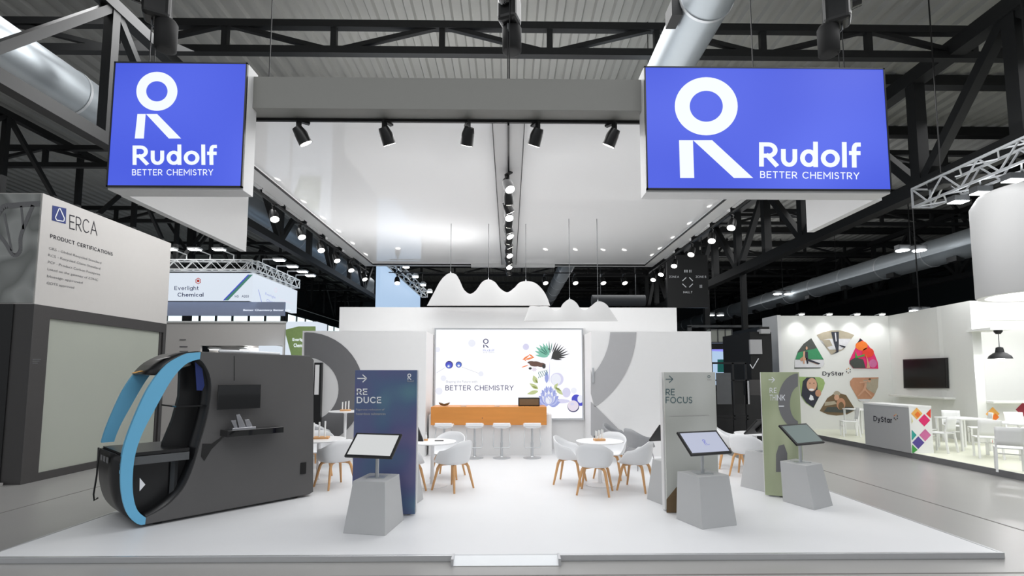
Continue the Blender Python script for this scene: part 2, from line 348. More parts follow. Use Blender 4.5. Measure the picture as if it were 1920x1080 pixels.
# ================================================================== THE HALL
struct(MB().box((-45, -12, -.2), (45, 62, 0)).build('floor', 'hall_floor'))
fj = MB()
for y in (4.4, 5.02): fj.box((-12, y, -.01), (14, y+.02, .003))
fj.box((6.35, -2, -.01), (6.38, 30, .003)); fj.box((-7.1, -2, -.01), (-7.08, 30, .003))
struct(fj.build('floor_joint', 'dark_gap'))
cr = MB(); rows = [[], []]
x = -34.0
while x < 36:
    for dx, z in ((0, 11.6), (.22, 11.6), (.27, 11.5), (.43, 11.5), (.48, 11.6)):
        rows[0].append((x+dx, 3, z)); rows[1].append((x+dx, 62, z))
    x += .5
cr.grid(rows)
struct(cr.build('ceiling', 'roof', solid=.02))
struct(MB().box((-34.3, 3, 0), (-34, 62, 11.8)).build('wall_left', 'hall_wall'))
struct(MB().box((36, 3, 0), (36.3, 62, 11.8)).build('wall_right', 'hall_wall'))
struct(MB().box((-34.3, 62, 0), (36.3, 62.3, 11.8)).build('wall_back', 'hall_wall'))
# bands of bright windows of the hall far to the left
def window_band(n, a, b, z0, z1, k):
    a, b = Vector(a), Vector(b); d = (b-a)/k; nrm = d.cross(Vector((0, 0, 1))).normalized()*.06
    fr = MB(); pn = MB()
    for i in range(k+1): fr.bar(a+d*i+Vector((0, 0, z0)), a+d*i+Vector((0, 0, z1)), .18)
    fr.bar(a+Vector((0, 0, z0)), b+Vector((0, 0, z0)), .14); fr.bar(a+Vector((0, 0, z1)), b+Vector((0, 0, z1)), .14)
    pn.prism([a+Vector((0, 0, z0)), b+Vector((0, 0, z0)), b+Vector((0, 0, z1)), a+Vector((0, 0, z1))], -nrm)
    struct(fr.build('window_%d' % n, 'steel_grey')); struct(pn.build('window_%d_pane' % n, 'skylight'))
struct(MB().box((-34, 45, 0), (-20, 45.3, 11.6)).build('wall_far_left', 'hall_wall')); struct(MB().box((-20.3, 45.3, 0), (-20, 62, 11.6)).build('wall_far_left_side', 'hall_wall'))
window_band(1, (-33, 44.8, 0), (-20.1, 44.8, 0), 6.3, 7.4, 9)
window_band(2, (-19.9, 45.3, 0), (-19.9, 61.5, 0), 6.2, 7.5, 8)
window_band(3, (35.7, 12, 0), (35.7, 34, 0), 9.6, 10.6, 9)

def lattice(name, p, q, h, n, w, label, group, mt='steel_dark', cat='truss', verts=True):
    """a flat lattice truss from p to q (lower chord), h high"""
    p, q = Vector(p), Vector(q); d = (q-p)/n; u = Vector((0, 0, h))
    t = thing(name, label, cat, tuple(p), 0, group)
    MB().bar(p, q, w*1.3).build('bottom_chord', mt, t, world=True)
    MB().bar(p+u, q+u, w*1.3).build('top_chord', mt, t, world=True)
    g = MB()
    for i in range(n+1):
        if verts: g.bar(p+d*i, p+d*i+u, w)
        if i < n:
            if i % 2: g.bar(p+d*i, p+d*(i+1)+u, w*.8)
            else: g.bar(p+d*i+u, p+d*(i+1), w*.8)
    g.build('lattice_web', mt, t, world=True)
    return t
words = ['nearest', 'second nearest', 'third nearest', 'fourth nearest', 'fifth nearest', 'sixth nearest', 'farthest']
for i, y in enumerate((12, 19, 26, 33, 40, 47, 54)):
    lattice('roof_truss', (-33.8, y, 9.92), (35.8, y, 9.92), .68, 26, .14, 'dark steel lattice truss crossing the hall under the roof, %s of the crosswise row' % words[i], 'crosswise steel roof trusses')
for i, (x, z, h) in enumerate(((-8.6, 6.9, 3.0), (-17.5, 7.6, 3.4), (11.2, 7.0, 3.1), (24.0, 7.2, 3.4))):
    lattice('girder_truss', (x, 5.0, z), (x, 60, z), h, (20, 18, 20, 18)[i], (.2, .17, .3, .2)[i], ['deep dark girder truss running back above the left signs', 'deep dark girder truss above the certification booth', 'deep dark girder truss running back right of the blue sign', 'deep dark girder truss beyond the long duct, far right'][i], 'lengthwise steel girder trusses')
words13 = ['first', 'second', 'third', 'fourth', 'fifth', 'sixth', 'seventh', 'eighth', 'ninth', 'tenth', 'eleventh', 'twelfth', 'thirteenth']
for i in range(13):
    y = 15.2+i*3.3
    if 1: tag(MB().box((5.5, y, 11.1), (35.8, y+.14, 11.45)).box((5.5, y-.1, 11.06), (35.8, y+.24, 11.12)).build('roof_purlin', 'steel_dark'), 'dark steel purlin spanning the right roof bays, %s from the front' % words13[i], 'beam', 'steel purlins on the right')
for x, y, s in ((-19, 30, 'behind the far booth header'), (13.4, 34, 'behind the booth with the picture wheel'), (25, 26, 'beyond the long duct')):
    c = MB(); c.bar((x, y, 0), (x, y, 11.4), .34)
    for sx in (-1, 1): c.bar((x, y, 9.0), (x+sx*1.6, y, 11.3), .14)
    tag(c.build('steel_column', 'steel_dark'), 'tall dark steel column with braces '+s, 'column')
def duct(x, z, r, y0, y1, label, clamps=3.0):
    t = thing('ventilation_duct', label, 'duct', (x, y0, z))
    MB().tube([(x, y0, z), (x, y1, z)], r, 36).build('duct_pipe', 'duct', t, smooth=40, world=True)
    y = y0+1
    while y < y1:
        MB().tube([(x, y, z), (x, y+.06, z)], r+.02, 36).build('seam_ring', 'alu', t, smooth=40, world=True); y += clamps
    g = MB(); y = y0+2
    while y < y1:
        g.bar((x+.0, y, z+r), (x, y, 11.5), .02); y += clamps*2
    g.build('hanger', 'steel_dark', t, world=True)
    return t
duct(-9.9, 8.25, .52, 4, 60, 'thick silvery ventilation duct running back high on the left')
d = duct(3.75, 9.1, .5, 5, 60, 'silvery ventilation duct above the canopy next to the large blue sign')
MB().box((3.1, 9.1, 8.78), (3.3, 9.5, 9.1)).build('outlet_box', 'steel_dark', d, world=True)
d = duct(19.8, 7.6, .62, 10, 60, 'long silvery ventilation duct high on the right with square outlets')
for i in range(9):
    MB().cbox((19.55, 18+i*3.6, 7.0), (.35, .5, .22)).build('air_outlet', 'steel_dark', d, world=True)
tag(MB().tube([(5.6, 34, 7.0), (9.2, 34, 7.0)], .38, 24).bar((6.2, 34, 7.3), (6.2, 34, 11.5), .04).bar((8.6, 34, 7.3), (8.6, 34, 11.5), .04).build('pipe_segment', 'steel_grey', smooth=40), 'short grey horizontal pipe in the dark behind the wavy hanging shades', 'pipe')
# floodlight pairs of the hall
def flood(px, py, Y, s, label):
    p = at(px, py, Y); t = thing('hall_floodlight', label, 'lamp', tuple(p), 0, 'paired hall floodlights')
    for sx in (-1, 1):
        MB().box((sx*s*1.35-s, -s*.5, 0), (sx*s*1.35+s, s*.5, s*.8)).build('housing', 'steel_grey', t, bevel=s*.1)
        MB().lathe([(s*.85, -.02), (s*.95, 0)], (sx*s*1.35, 0, -.02)).build('lens', 'flood', t)
    MB().box((-s*1.6, -.03, s*.8), (s*1.6, .03, s*.95)).build('bracket', 'steel_dark', t)
    MB().bar((0, 0, s*.9), (0, 0, 11.3-p.z), .03).build('hanger', 'steel_dark', t)
flood(1708, 469, 22, .28, 'brightest floodlight pair hanging in front of the long duct')
flood(1468, 571-20, 34, .28, 'floodlight pair above the wheel wall, beside the duct end')
flood(1342, 591, 40, .28, 'small floodlight pair in the dark beyond the grey arc wall')
flood(1724, 582, 19, .16, 'bright floodlight just above the white wall with the television')

# ================================================================== STAND FLOOR
t = thing('stand_platform', 'white raised stand floor with a pale metal edge and a small front ramp', 'platform', (0, 5.4, 0))
MB().box((-5.36, 5.44, .0), (5.15, 17, PF)).build('deck', 'stand_floor', t, world=True)
e = MB().box((-5.40, 5.40, .0), (-.58, 5.44, PF+.004)).box((.52, 5.40, .0), (5.19, 5.44, PF+.004)).box((-5.40, 5.44, 0), (-5.36, 17, PF+.004)).box((5.15, 5.44, 0), (5.19, 17, PF+.004))
e.build('edge_trim', 'edge_metal', t, world=True, bevel=.006)
MB().prism([(-.56, 5.44, PF+.002), (-.56, 5.40, PF+.002), (-.56, 5.27, .004), (-.56, 5.44, .004)], (1.06, 0, 0)).build('ramp', 'alu', t, world=True)
r = MB().box((-.585, 5.27, 0), (-.56, 5.44, PF+.01)).box((.50, 5.27, 0), (.525, 5.44, PF+.01)); r.build('ramp_cheek', 'edge_metal', t, world=True)

# ================================================================== STAND WALLS
t = thing('stand_back_wall', 'tall white back wall of the stand behind the illuminated picture', 'wall', (0, 13.05, 0))
MB().box((-4.38, 13.05, PF), (4.36, 16.6, 3.68)).build('wall_panel', 'white_wall', t, world=True)
MB().box((-1.95, 12.99, PF), (1.92, 13.05, .82)).build('lower_panel', 'white_frame', t, world=True)
MB().box((-1.98, 12.96, PF), (-1.9, 13.05, 3.1)).box((1.88, 12.96, PF), (1.96, 13.05, 3.1)).box((-1.98, 12.96, 3.1), (1.96, 13.05, 3.14)).build('picture_surround', 'white_frame', t, world=True)
for side, x0, x1, lab in ((0, -4.8, -1.93, 'white wall block with a dark grey ring and leg, left of the bar'), (1, 1.92, 4.74, 'white wall block with a large pale grey arc and leg, right of the bar')):
    t = thing('letter_wall', lab, 'wall', (x0, 11.8, 0))
    MB().box((x0, 11.8, PF), (x1, 12.95, 2.95)).build('wall_panel', 'white_wall', t, world=True)
    F = Face((0, 11.8, 0), NY); m = MB()
    if side == 0:
        # ring clipped by the wall's outer edge
        def clip(pts, x0p=571, y0p=622): return [(max(x, x0p), max(y, y0p)) for x, y in pts]
        N = 48
        outer = clip([(575+107*math.cos(2*math.pi*i/N), 730-107*math.sin(2*math.pi*i/N)) for i in range(N)])
        inner = clip([(575+60*math.cos(2*math.pi*i/N), 730-60*math.sin(2*math.pi*i/N)) for i in range(N)])
        vs = [F.h(x, y, .012) for x, y in outer]+[F.h(x, y, .012) for x, y in inner]
        fs = [(i, (i+1) % N, (i+1) % N+N, i+N) for i in range(N) if outer[i] != outer[(i+1) % N]]
        m.add(vs, fs)
        F.poly(m, [(571, 800), (612, 800), (640, 850), (571, 850)], .012)
        m.build('letter_inlay', 'grey_dark', t, world=True)
        m2 = MB(); F.poly(m2, clip([(575+60*math.cos(a/30*math.pi), 730-60*math.sin(a/30*math.pi)) for a in range(-15, 16)]), .008); m2.build('letter_counter', 'white_frame', t, world=True)
    else:
        def cl(x, y): return (max(x, 1107.5), max(y, 623))
        A = [(1017+176*math.cos(a), 617-176*math.sin(a)) for a in [math.radians(-2-i*57/20) for i in range(21)]]
        B = [(1017+127*math.cos(a), 617-127*math.sin(a)) for a in [math.radians(-3-i*42/20) for i in range(21)]]
        A[0] = (1193, 623); B[0] = (1144, 623); A[-1] = (1107.5, 768-30); B[-1] = (1107.5, 693)
        A = [cl(x, y) for x, y in A]; B = [cl(x, y) for x, y in B]
        m.add([F.h(x, y, .012) for x, y in A]+[F.h(x, y, .012) for x, y in B], [(i, i+1, 21+i+1, 21+i) for i in range(20)])
        F.poly(m, [(1107.5, 753), (1205, 849), (1140, 849), (1107.5, 815)], .012)
        m.build('letter_inlay', 'grey_light', t, world=True)
tag(MB().box((1.93, 11.76, 1.75), (1.97, 11.8, 2.1)).build('wall_controller', 'alu', bevel=.004), 'small silver control strip on the edge of the white pier beside the picture', 'switch')
tag(MB().cbox((1.99, 11.79, .48), (.08, .02, .12)).build('wall_socket', 'grey_dark', bevel=.004), 'small grey wall socket low beside the grey leg shape', 'socket')
F = Face((0, 11.7, 0), NY)
t = thing('display_case_door', 'narrow white panel with black frame at the machine\'s back edge', 'panel', tuple(at(595, 840, 11.7)))
a = F.h(590, 680); b = F.h(600, 806)
MB().box((a.x, 11.68, b.z), (b.x, 11.78, a.z)).build('frame', 'black', t, world=True)
a = F.h(592, 684); b = F.h(598, 740); MB().box((a.x, 11.67, b.z), (b.x, 11.68, a.z)).build('panel_inset', 'white_wall', t, world=True)

# ---------------------------------------------------------------- light box picture
t = thing('light_box', 'large backlit picture with lotus, leaves and lettering above the wooden bar', 'light box', (0, 12.95, .8))
F = Face((0, 12.93, 0), NY)
tl = F.h(818, 618); br = F.h(1092, 784)
MB().box((tl.x, 12.93, br.z), (br.x, 13.0, tl.z)).build('picture', 'box_white', t, world=True)
m = MB()
for (x0, z0, x1, z1) in ((tl.x-.04, br.z-.04, br.x+.04, br.z), (tl.x-.04, tl.z, br.x+.04, tl.z+.04), (tl.x-.04, br.z, tl.x, tl.z), (br.x, br.z, br.x+.04, tl.z)): m.box((x0, 12.91, z0), (x1, 13.01, z1))
m.build('frame', 'alu', t, world=True)
def Z5(x, y): return (800+x/5.4, 600+y/5.4)
m = MB()
mats = ['e_navy', 'e_blue', 'e_blue2', 'e_pale', 'e_green', 'e_green2', 'e_black', 'e_orange', 'e_brown', 'e_lotus', 'e_lotus2', 'e_olive', 'e_olive2', 'e_lilac', 'e_line', 'e_pink']
def C(n): m.mi = mats.index(n)
def dz(cx, cy, rx, ry, l): c = Z5(cx, cy); F.disc(m, c[0], c[1], rx/5.4, ry/5.4, l)
def pz(pts, l): F.poly(m, [Z5(*p) for p in pts], l)
def leaf(x0, y0, x1, y1, w, l):
    L = math.hypot(x1-x0, y1-y0); dx, dy = (x1-x0)/L, (y1-y0)/L; pts = []
    for i in range(9):
        u = i/8; k = math.sin(math.pi*u**.8)*w/2; pts.append((x0+dx*L*u-dy*k, y0+dy*L*u+dx*k))
    for i in range(7, 0, -1):
        u = i/8; k = math.sin(math.pi*u**.8)*w/2; pts.append((x0+dx*L*u+dy*k, y0+dy*L*u-dx*k))
    pz(pts, l)
C('e_line'); F.line(m, [Z5(100, 535), Z5(190, 480)], .5, .002); F.line(m, [Z5(355, 475), Z5(540, 545)], .5, .002)
C('e_pale')
for c in ((458, 235, 36), (110, 300, 26), (170, 590, 28), (125, 720, 36), (550, 545, 26), (1005, 272, 34), (1490, 715, 30)): dz(c[0], c[1], c[2], c[2], .0022)
C('e_lilac'); dz(1005, 272, 30, 30, .003); dz(1320, 600, 66, 66, .0024); dz(1415, 735, 42, 50, .0024)
C('e_pale'); dz(1310, 600, 50, 55, .0028); dz(1300, 620, 30, 36, .003)
C('e_navy'); dz(228, 453, 39, 39, .0024); dz(325, 451, 31, 31, .0024)
C('e_blue'); dz(226, 456, 34, 33, .0028); C('e_blue2'); dz(325, 454, 27, 26, .0028); dz(224, 466, 22, 20, .003)
C('e_pale'); dz(222, 468, 11, 10, .0034); dz(324, 462, 12, 11, .0034)
# logo
C('e_navy'); c = Z5(599, 216); F.ring(m, c[0], c[1], 28/5.4, 26/5.4, 18/5.4, 17/5.4, .003)
pz([(573, 250), (584, 250), (584, 280), (573, 280)], .003); pz([(586, 250), (600, 250), (632, 280), (617, 280)], .003)
C('e_lotus2'); a = Z5(571, 290); b = Z5(687, 320); stroke_text(F, m, 'Rudolf', a[0], a[1]+.5, b[0], b[1], .1, .003, gap=.1)
C('e_line'); a = Z5(571, 325); b = Z5(687, 333); F.text(m, 'BETTER CHEMISTRY', a[0], a[1], b[0], b[1], .003)
a = Z5(195, 612); b = Z5(512, 642); F.text(m, 'Shaping the Future with', a[0], a[1], b[0], b[1], .003)
C('e_navy'); a = Z5(190, 662); b = Z5(880, 712); m.build('print_spheres_and_logo', mats, t, world=True); m = MB(); C('e_navy'); stroke_text(F, m, 'BETTER CHEMISTRY', a[0], a[1], b[0], b[1], .12, .003, gap=.17); m.build('lettering', mats, t, world=True); m = MB()
# foliage, coral, lotus
random.seed(7)
C('e_green')
for ang, L, wd in ((172, 150, 30), (158, 165, 34), (144, 175, 38), (130, 165, 34), (116, 160, 30), (104, 150, 24)): a = math.radians(ang); leaf(1245+18*math.cos(a), 375-18*math.sin(a), 1245+L*math.cos(a), 375-L*math.sin(a), wd, .003+ang*1e-5)
C('e_green2')
for ang, L in ((151, 130), (137, 140), (123, 130), (92, 165), (80, 150)): a = math.radians(ang); leaf(1245+30*math.cos(a), 370-30*math.sin(a), 1245+L*math.cos(a), 370-L*math.sin(a), 11, .0055)
C('e_black')
for i, (ang, L) in enumerate(((14, 195), (24, 190), (34, 185), (44, 180), (54, 175), (66, 170), (4, 150), (-8, 110))):
    a = math.radians(ang); leaf(1262, 388, 1262+L*math.cos(a), 388-L*math.sin(a), 19, .0052+i*.0002)
for x0, y0, x1, y1 in ((1225, 290, 1255, 300), (1255, 400, 1330, 350), (1270, 330, 1310, 220)): leaf(x0, y0, x1, y1, 11, .006)
C('e_orange')
for x0, y0, x1, y1, ww in ((970, 405, 1045, 352, 18), (1000, 400, 1090, 378, 20), (1035, 345, 1090, 385, 16), (960, 480, 1035, 455, 12), (985, 390, 1010, 420, 12)): leaf(x0, y0, x1, y1, ww, .004)
C('e_brown'); dz(1100, 445, 60, 27, .0042); dz(1160, 455, 45, 22, .0044); dz(1060, 430, 40, 14, .0046)
C('e_black'); dz(1187, 470, 18, 22, .005); dz(1048, 490, 16, 12, .005)
C('e_pink')
for k in range(7): a = k*.9; leaf(1090, 500, 1090+30*math.cos(a), 500+26*math.sin(a), 13, .0046)
m.build('foliage_print', mats, t, world=True); m = MB()
C('e_olive'); leaf(1110, 640, 1080, 560, 50, .004); leaf(1130, 700, 1040, 640, 42, .004); leaf(1130, 720, 1015, 750, 40, .0041); leaf(1310, 690, 1380, 760, 40, .004); leaf(1290, 690, 1330, 640, 30, .004)
C('e_olive2'); leaf(1120, 690, 1065, 670, 16, .0045); leaf(1125, 640, 1100, 600, 18, .0045); leaf(1300, 680, 1365, 720, 18, .0045); leaf(1290, 700, 1350, 690, 12, .0046)
C('e_green2')
for k in range(5):
    x = 1130+k*20; F.line(m, [Z5(x, 590-k*8), Z5(x+14, 560-k*8), Z5(x, 540-k*6), Z5(x+12, 520-k*4)], 1.0, .005)
C('e_lotus2'); leaf(1215, 640, 1215, 510, 40, .0046)
C('e_lilac'); leaf(1240, 650, 1246, 420, 10, .005)
C('e_lilac'); dz(1360, 822, 90, 22, .0048); C('e_lotus2'); dz(1235, 800, 86, 58, .005)
for ring, (n, L, wd, mt, a0) in enumerate(((8, 122, 66, 'e_lotus2', 8), (7, 116, 58, 'e_lotus', 20), (6, 104, 56, 'e_lotus2', 32), (5, 92, 50, 'e_pale', 40), (4, 72, 50, 'e_lotus', 48), (3, 52, 44, 'e_pale', 60))):
    for k in range(n):
        a = math.radians(a0+(180-2*a0)*k/(n-1)); ox = 1235; oy = 858-ring*1.5
        ex_, ey_ = ox+L*.95*math.cos(a), oy-L*(1.05+.65*math.sin(a)*.8)*math.sin(a)-4
        C('e_lotus2' if mt != 'e_lotus2' else 'e_blue2' if 0 else 'e_lotus2'); leaf(ox, oy, ex_+3*math.cos(a), ey_-3, wd+5, .0054+ring*.0006+k*.00006)
        C(mt); leaf(ox, oy, ex_, ey_, wd-2, .00543+ring*.0006+k*.00006)
C('e_blue'); dz(1515, 800, 48, 46, .003); dz(1560, 845, 26, 26, .003); C('e_pale'); dz(1556, 800, 30, 40, .0034)
C('e_navy'); dz(1485, 874, 60, 60, .0038); C('e_pink'); dz(1483, 868, 55, 54, .0042); C('e_lilac'); dz(1474, 850, 20, 14, .0046)
m.build('lotus_print', mats, t, world=True)

# ================================================================== CANOPY WITH SIGNS
CZ = 5.62; CT = 6.1; CF = 6.98; CB = 17.1
t = thing('canopy', 'white suspended canopy frame with glossy film panels over the stand', 'canopy', (0, CF, CZ))
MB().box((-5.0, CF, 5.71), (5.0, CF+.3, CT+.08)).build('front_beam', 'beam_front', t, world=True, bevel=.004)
MB().box((-5.0, CF+.3, CZ+.08), (-4.66, CB, CT)).build('side_beam', 'white_frame', t, world=True)
MB().box((4.66, CF+.3, CZ+.08), (5.0, CB, CT)).build('side_beam', 'white_frame', t, world=True)
MB().box((-5.0, CB, CZ+.08), (5.0, CB+.3, CT)).build('back_beam', 'white_frame', t, world=True)
MB().box((-.25, CF+.3, CZ+.06), (.22, CB, CT-.1)).build('middle_beam', 'white_frame', t, world=True)
g = MB().box((-.265, CF+.32, CZ+.055), (-.25, CB, CZ+.1)).box((.22, CF+.32, CZ+.055), (.235, CB, CZ+.1)); g.box((-4.66, CF+.3, CZ+.055), (-4.645, CB, CZ+.1)); g.box((4.645, CF+.3, CZ+.055), (4.66, CB, CZ+.1))
g.box((-4.66, CB-.02, CZ+.055), (4.66, CB, CZ+.1)); g.build('shadow_gap', 'black', t, world=True)
MB().box((-4.64, CF+.3, CZ+.12), (-.27, CB-.02, CZ+.15)).build('film_panel', 'film', t, world=True)
MB().box((.24, CF+.42, CZ+.12), (4.64, CB-.02, CZ+.15)).build('film_panel', 'film', t, world=True)
k = MB().box((-5.0, CF+.27, 5.665), (5.0, CF+.31, 5.705)); k.build('lighting_track', 'black', t, world=True)
MB().box((-.03, CF+.3, CZ+.01), (.0, CB-.3, CZ+.06)).build('lighting_track', 'black', t, world=True)
for sx in (-1, 1): MB().box((sx*5.12-.02, 7.6, CZ+.0), (sx*5.12+.02, 18.2, CZ+.05)).build('lighting_track', 'black', t, world=True)
for sx in (-1, 1):
    for y in (9.2, 10.2, 11.3, 12.5, 13.8, 15.2): MB().box((sx*5.04-.035, y, CZ+.05), (sx*5.04+.035, y+.85, CZ+.12)).build('track_bracket', 'white_frame', t, world=True)
g = MB().box((-1.3, CB-.1, CZ-.02), (1.55, CB+.02, CZ+.08)); g.build('splice_plate', 'white_frame', t, world=True)
g = MB()
for x, y in ((-3.5, 7.1), (0, 7.1), (3.6, 7.1), (-3.5, 16), (3.6, 16)): g.bar((x, y, CT), (x, y, 11.4), .012)
g.build('suspension_cable', 'steel_dark', t, world=True)

def logo(F, m, rc, ro, ri, stem, leg, lift):
    F.ring(m, rc[0], rc[1], ro[0], ro[1], ri[0], ri[1], lift); F.poly(m, stem, lift); F.poly(m, leg, lift)
SY = 6.8
for side, (x0, x1, yend, lab) in enumerate(((-5.5, -3.66, 10.3, 'blue illuminated square sign box with white ring logo, left corner of the canopy'), (1.9, 5.33, 8.75, 'wide blue illuminated sign box with white ring logo, right corner of the canopy'))):
    t = thing('illuminated_sign', lab, 'sign', (x0, SY, 4.48), 0, 'blue illuminated corner signs')
    z0, z1 = 4.48, 6.27
    MB().box((x0, SY+.03, z0-.03), (x1, SY+.3, z1)).build('sign_box', 'white_frame', t, world=True, bevel=.004)
    if side == 0: MB().box((x0-.02, SY+.3, z0-.03), (x0+.1, yend, z1)).build('side_fascia', 'white_frame', t, world=True)
    else: MB().box((x1-.04, SY+.3, z0-.03), (x1+.08, yend, z1)).build('side_fascia', 'white_frame', t, world=True)
    MB().box((x0+.015, SY+.0, z0+.015), (x1-.015, SY+.03, z1-.015)).build('lit_face', 'sign_blue', t, world=True)
    g = MB().box((x0, SY-.006, z0), (x1, SY+.03, z0+.02)).box((x0, SY-.006, z1-.02), (x1, SY+.03, z1)).box((x0, SY-.006, z0), (x0+.02, SY+.03, z1)).box((x1-.02, SY-.006, z0), (x1, SY+.03, z1))
    g.build('face_frame', 'machine_dark', t, world=True)
    F = Face((0, SY, 0), NY); m = MB()
    if side == 0:
        logo(F, m, (294.5, 171.5), (38.5, 36.5), (20, 19), [(258, 214), (273.5, 214), (270, 260), (253, 260)], [(274, 214), (295, 214), (340, 260), (317, 260)], .004)
        stroke_text(F, m, 'Rudolf', 249, 273, 408, 309.5, .17, gap=.1); m.build('logo', 'sign_white', t, world=True)
        m = MB(); stroke_text(F, m, 'BETTER CHEMISTRY', 248, 317.5, 400, 329, .13, gap=.17); m.build('slogan', 'sign_white', t, world=True)
    else:
        logo(F, m, (1324, 199.5), (59, 54.5), (31, 29), [(1273, 263), (1299, 263), (1301.5, 334), (1275, 334)], [(1299, 263), (1335, 263), (1412, 334), (1376, 334)], .004)
        stroke_text(F, m, 'Rudolf', 1423, 267, 1615, 312.5, .17, gap=.1, slope=2); m.build('logo', 'sign_white', t, world=True)
        m = MB(); stroke_text(F, m, 'BETTER CHEMISTRY', 1425, 321, 1611, 334, .13, gap=.17, slope=2.5); m.build('slogan', 'sign_white', t, world=True)

# ---------------------------------------------------------------- track spotlights
def make_spot():
    t = thing('track_spotlight', 'x', 'spotlight')
    MB().box((-.03, -.09, -.03), (.03, .09, 0)).build('adapter', 'black', t)
    MB().bar((0, .06, -.03), (0, .06, -.2), .04, .07).build('arm', 'black', t)
    h = MB().tube([(0, .09, -.12), (0, .03, -.2), (0, -.05, -.33)], [.07, .095, .1], 18).build('lamp_head', 'black', t, smooth=50)
    d = Vector((0, -.035, -.055)).normalized(); c = Vector((0, -.05, -.33)); 
    MB().cyl(c-d*.01, c+d*.003, .088, .088, 18).build('lens', 'lens', h)
    return t
spot0 = make_spot(); nsp = [0]
def place_spot(p, rz, label, group, e=14, ang=70, first=spot0):
    if nsp[0] == 0: o = first; o.location = p; o.rotation_euler = (0, 0, rz); o['label'] = label; o['group'] = group
    else: o = dup(first, p, rz, label, group)
    nsp[0] += 1
    R = Matrix.Rotation(rz, 3, 'Z'); d = R @ Vector((0, -.035, -.055)).normalized(); c = Vector(p)+R @ Vector((0, -.065, -.36))
    lamp('SPOT', c, e, .05, aim=c+d, spot=ang, col=(1, .98, .95), name='track_spot_light', blend=.8)
ordn = ['first', 'second', 'third', 'fourth', 'fifth', 'sixth', 'seventh', 'eighth', 'ninth', 'tenth', 'eleventh', 'twelfth', 'thirteenth', 'fourteenth', 'fifteenth', 'sixteenth']
for i, px in enumerate((566, 724, 874, 1001, 1142)):
    p = at(px+3, 215, CF+.29); place_spot((p.x, CF+.29, 5.67), (2.2, 2.6, 3.5, 3.7, 3.9)[i], 'black track spotlight on the front beam, %s from the square blue sign' % ordn[i], 'spotlights along the front beam', 12)
ys = [9.05, 9.75, 10.3, 10.75, 11.3, 11.75, 12.2, 12.75, 13.2, 13.7, 14.2, 14.7, 15.2, 15.75, 16.3, 16.8]
for i, y in enumerate(ys):
    place_spot((-.015, y, CZ+.01), [.6, 3.0, 2.2, .3, 3.5, 2.6, .9, 3.6, 2.2, 3.3][i % 10], 'black track spotlight on the middle beam, %s from the front' % ordn[i], 'spotlights along the middle beam', 8)
for sx, pts, nm in ((-1, ((515, 380), (565, 415), (602, 442), (631, 464), (658, 485), (683, 503)), 'left'), (1, ((1371, 392), (1334, 420), (1296, 448), (1264, 478), (1240, 494), (1225, 506)), 'right')):
    for i, (px, py) in enumerate(pts):
        p = onx(px, py, sx*5.12); place_spot((sx*5.12, p.y, CZ), (.75 if sx < 0 else -.75)+.2*(i % 2), 'black track spotlight outside the %s canopy beam, %s from the front' % (nm, ordn[i]), 'spotlights along the side beams', 12)
for i, px in enumerate((745, 1022, 1078, 1130, 1170)):
    p = at(px, 514, 17.55); place_spot((p.x, 17.55, p.z), .3, 'black track spotlight behind the canopy back beam, %s from the pale banner' % ordn[i], 'spotlights behind the back beam', 8)
tr = MB(); p = at(745, 512, 17.55); q = at(1190, 512, 17.55); tr.bar((p.x-.3, 17.55, p.z+.02), (q.x+.3, 17.55, p.z+.02), .03)
for x in (p.x, q.x): tr.bar((x, 17.55, p.z), (x, 17.45, CZ+.3), .02)
tag(tr.build('back_lighting_track', 'black'), 'thin black lighting track hanging behind the back of the canopy', 'track')

# ---------------------------------------------------------------- hanging wavy shades
def shade(pts, Y, label, cables, base):
    F = Face((0, Y, 0), NY); c = merge_arc(pts, 6)
    t = thing('wavy_pendant_shade', label, 'pendant shade', tuple(F.h(*c[len(c)//2])), 0, 'white wavy hanging shades')
    n = len(c); m = MB()
    top = [F.h(x, y) for x, y in c]; bot = [F.h(x, base(x)) for x, y in c]
    # front and back sheets meet at the crest and spread slightly at the foot
    d = .05; A = []
    for a, b in zip(top, bot):
        A.append([b+Vector((0, -d, 0)), (a+b)/2+Vector((0, -d*.8, 0)), a+Vector((0, -.008, 0)), a+Vector((0, .008, 0)), (a+b)/2+Vector((0, d*.8, 0)), b+Vector((0, d, 0))])
    m.grid(A, closed=True); m.add(A[0], [tuple(range(6))]); m.add(A[-1], [tuple(range(6))])
    m.build('shade_body', 'shade_felt', t, smooth=35, world=True)
    for px, py in cables:
        p = F.h(px, py); MB().bar(p-Vector((0, 0, .02)), (p.x, p.y, 5.75), .012).build('cable', 'steel_grey', t, world=True)
        MB().cyl(p-Vector((0, 0, .01)), p+Vector((0, 0, .04)), .018, .008, 8).build('cable_grip', 'alu', t, world=True)
shade([(801, 572.5), (812, 552), (825, 528), (836, 516), (845, 512), (855, 515), (862, 526), (870, 543), (881, 551), (892, 545), (904, 529), (916, 524), (928, 529), (938, 541), (951, 548), (964, 540), (974, 530), (988, 527), (1004, 531), (1017, 543), (1026, 558), (1031, 572.5)], 12.55, 'larger white hanging shade with three rounded peaks, above the bar', ((845, 512), (916, 524), (986, 527)), lambda x: 573)
shade([(983, 601), (987, 590), (993, 574.5), (1010, 574.5), (1025, 574), (1032, 577), (1040, 583), (1049, 580), (1056, 569), (1068, 561), (1080, 567), (1088, 578), (1098, 581), (1108, 574), (1121, 565), (1136, 570), (1147, 585), (1158, 601)], 12.1, 'smaller white hanging shade with two rounded peaks, lower beside the larger one', ((1068, 561), (1121, 565)), lambda x: 602)
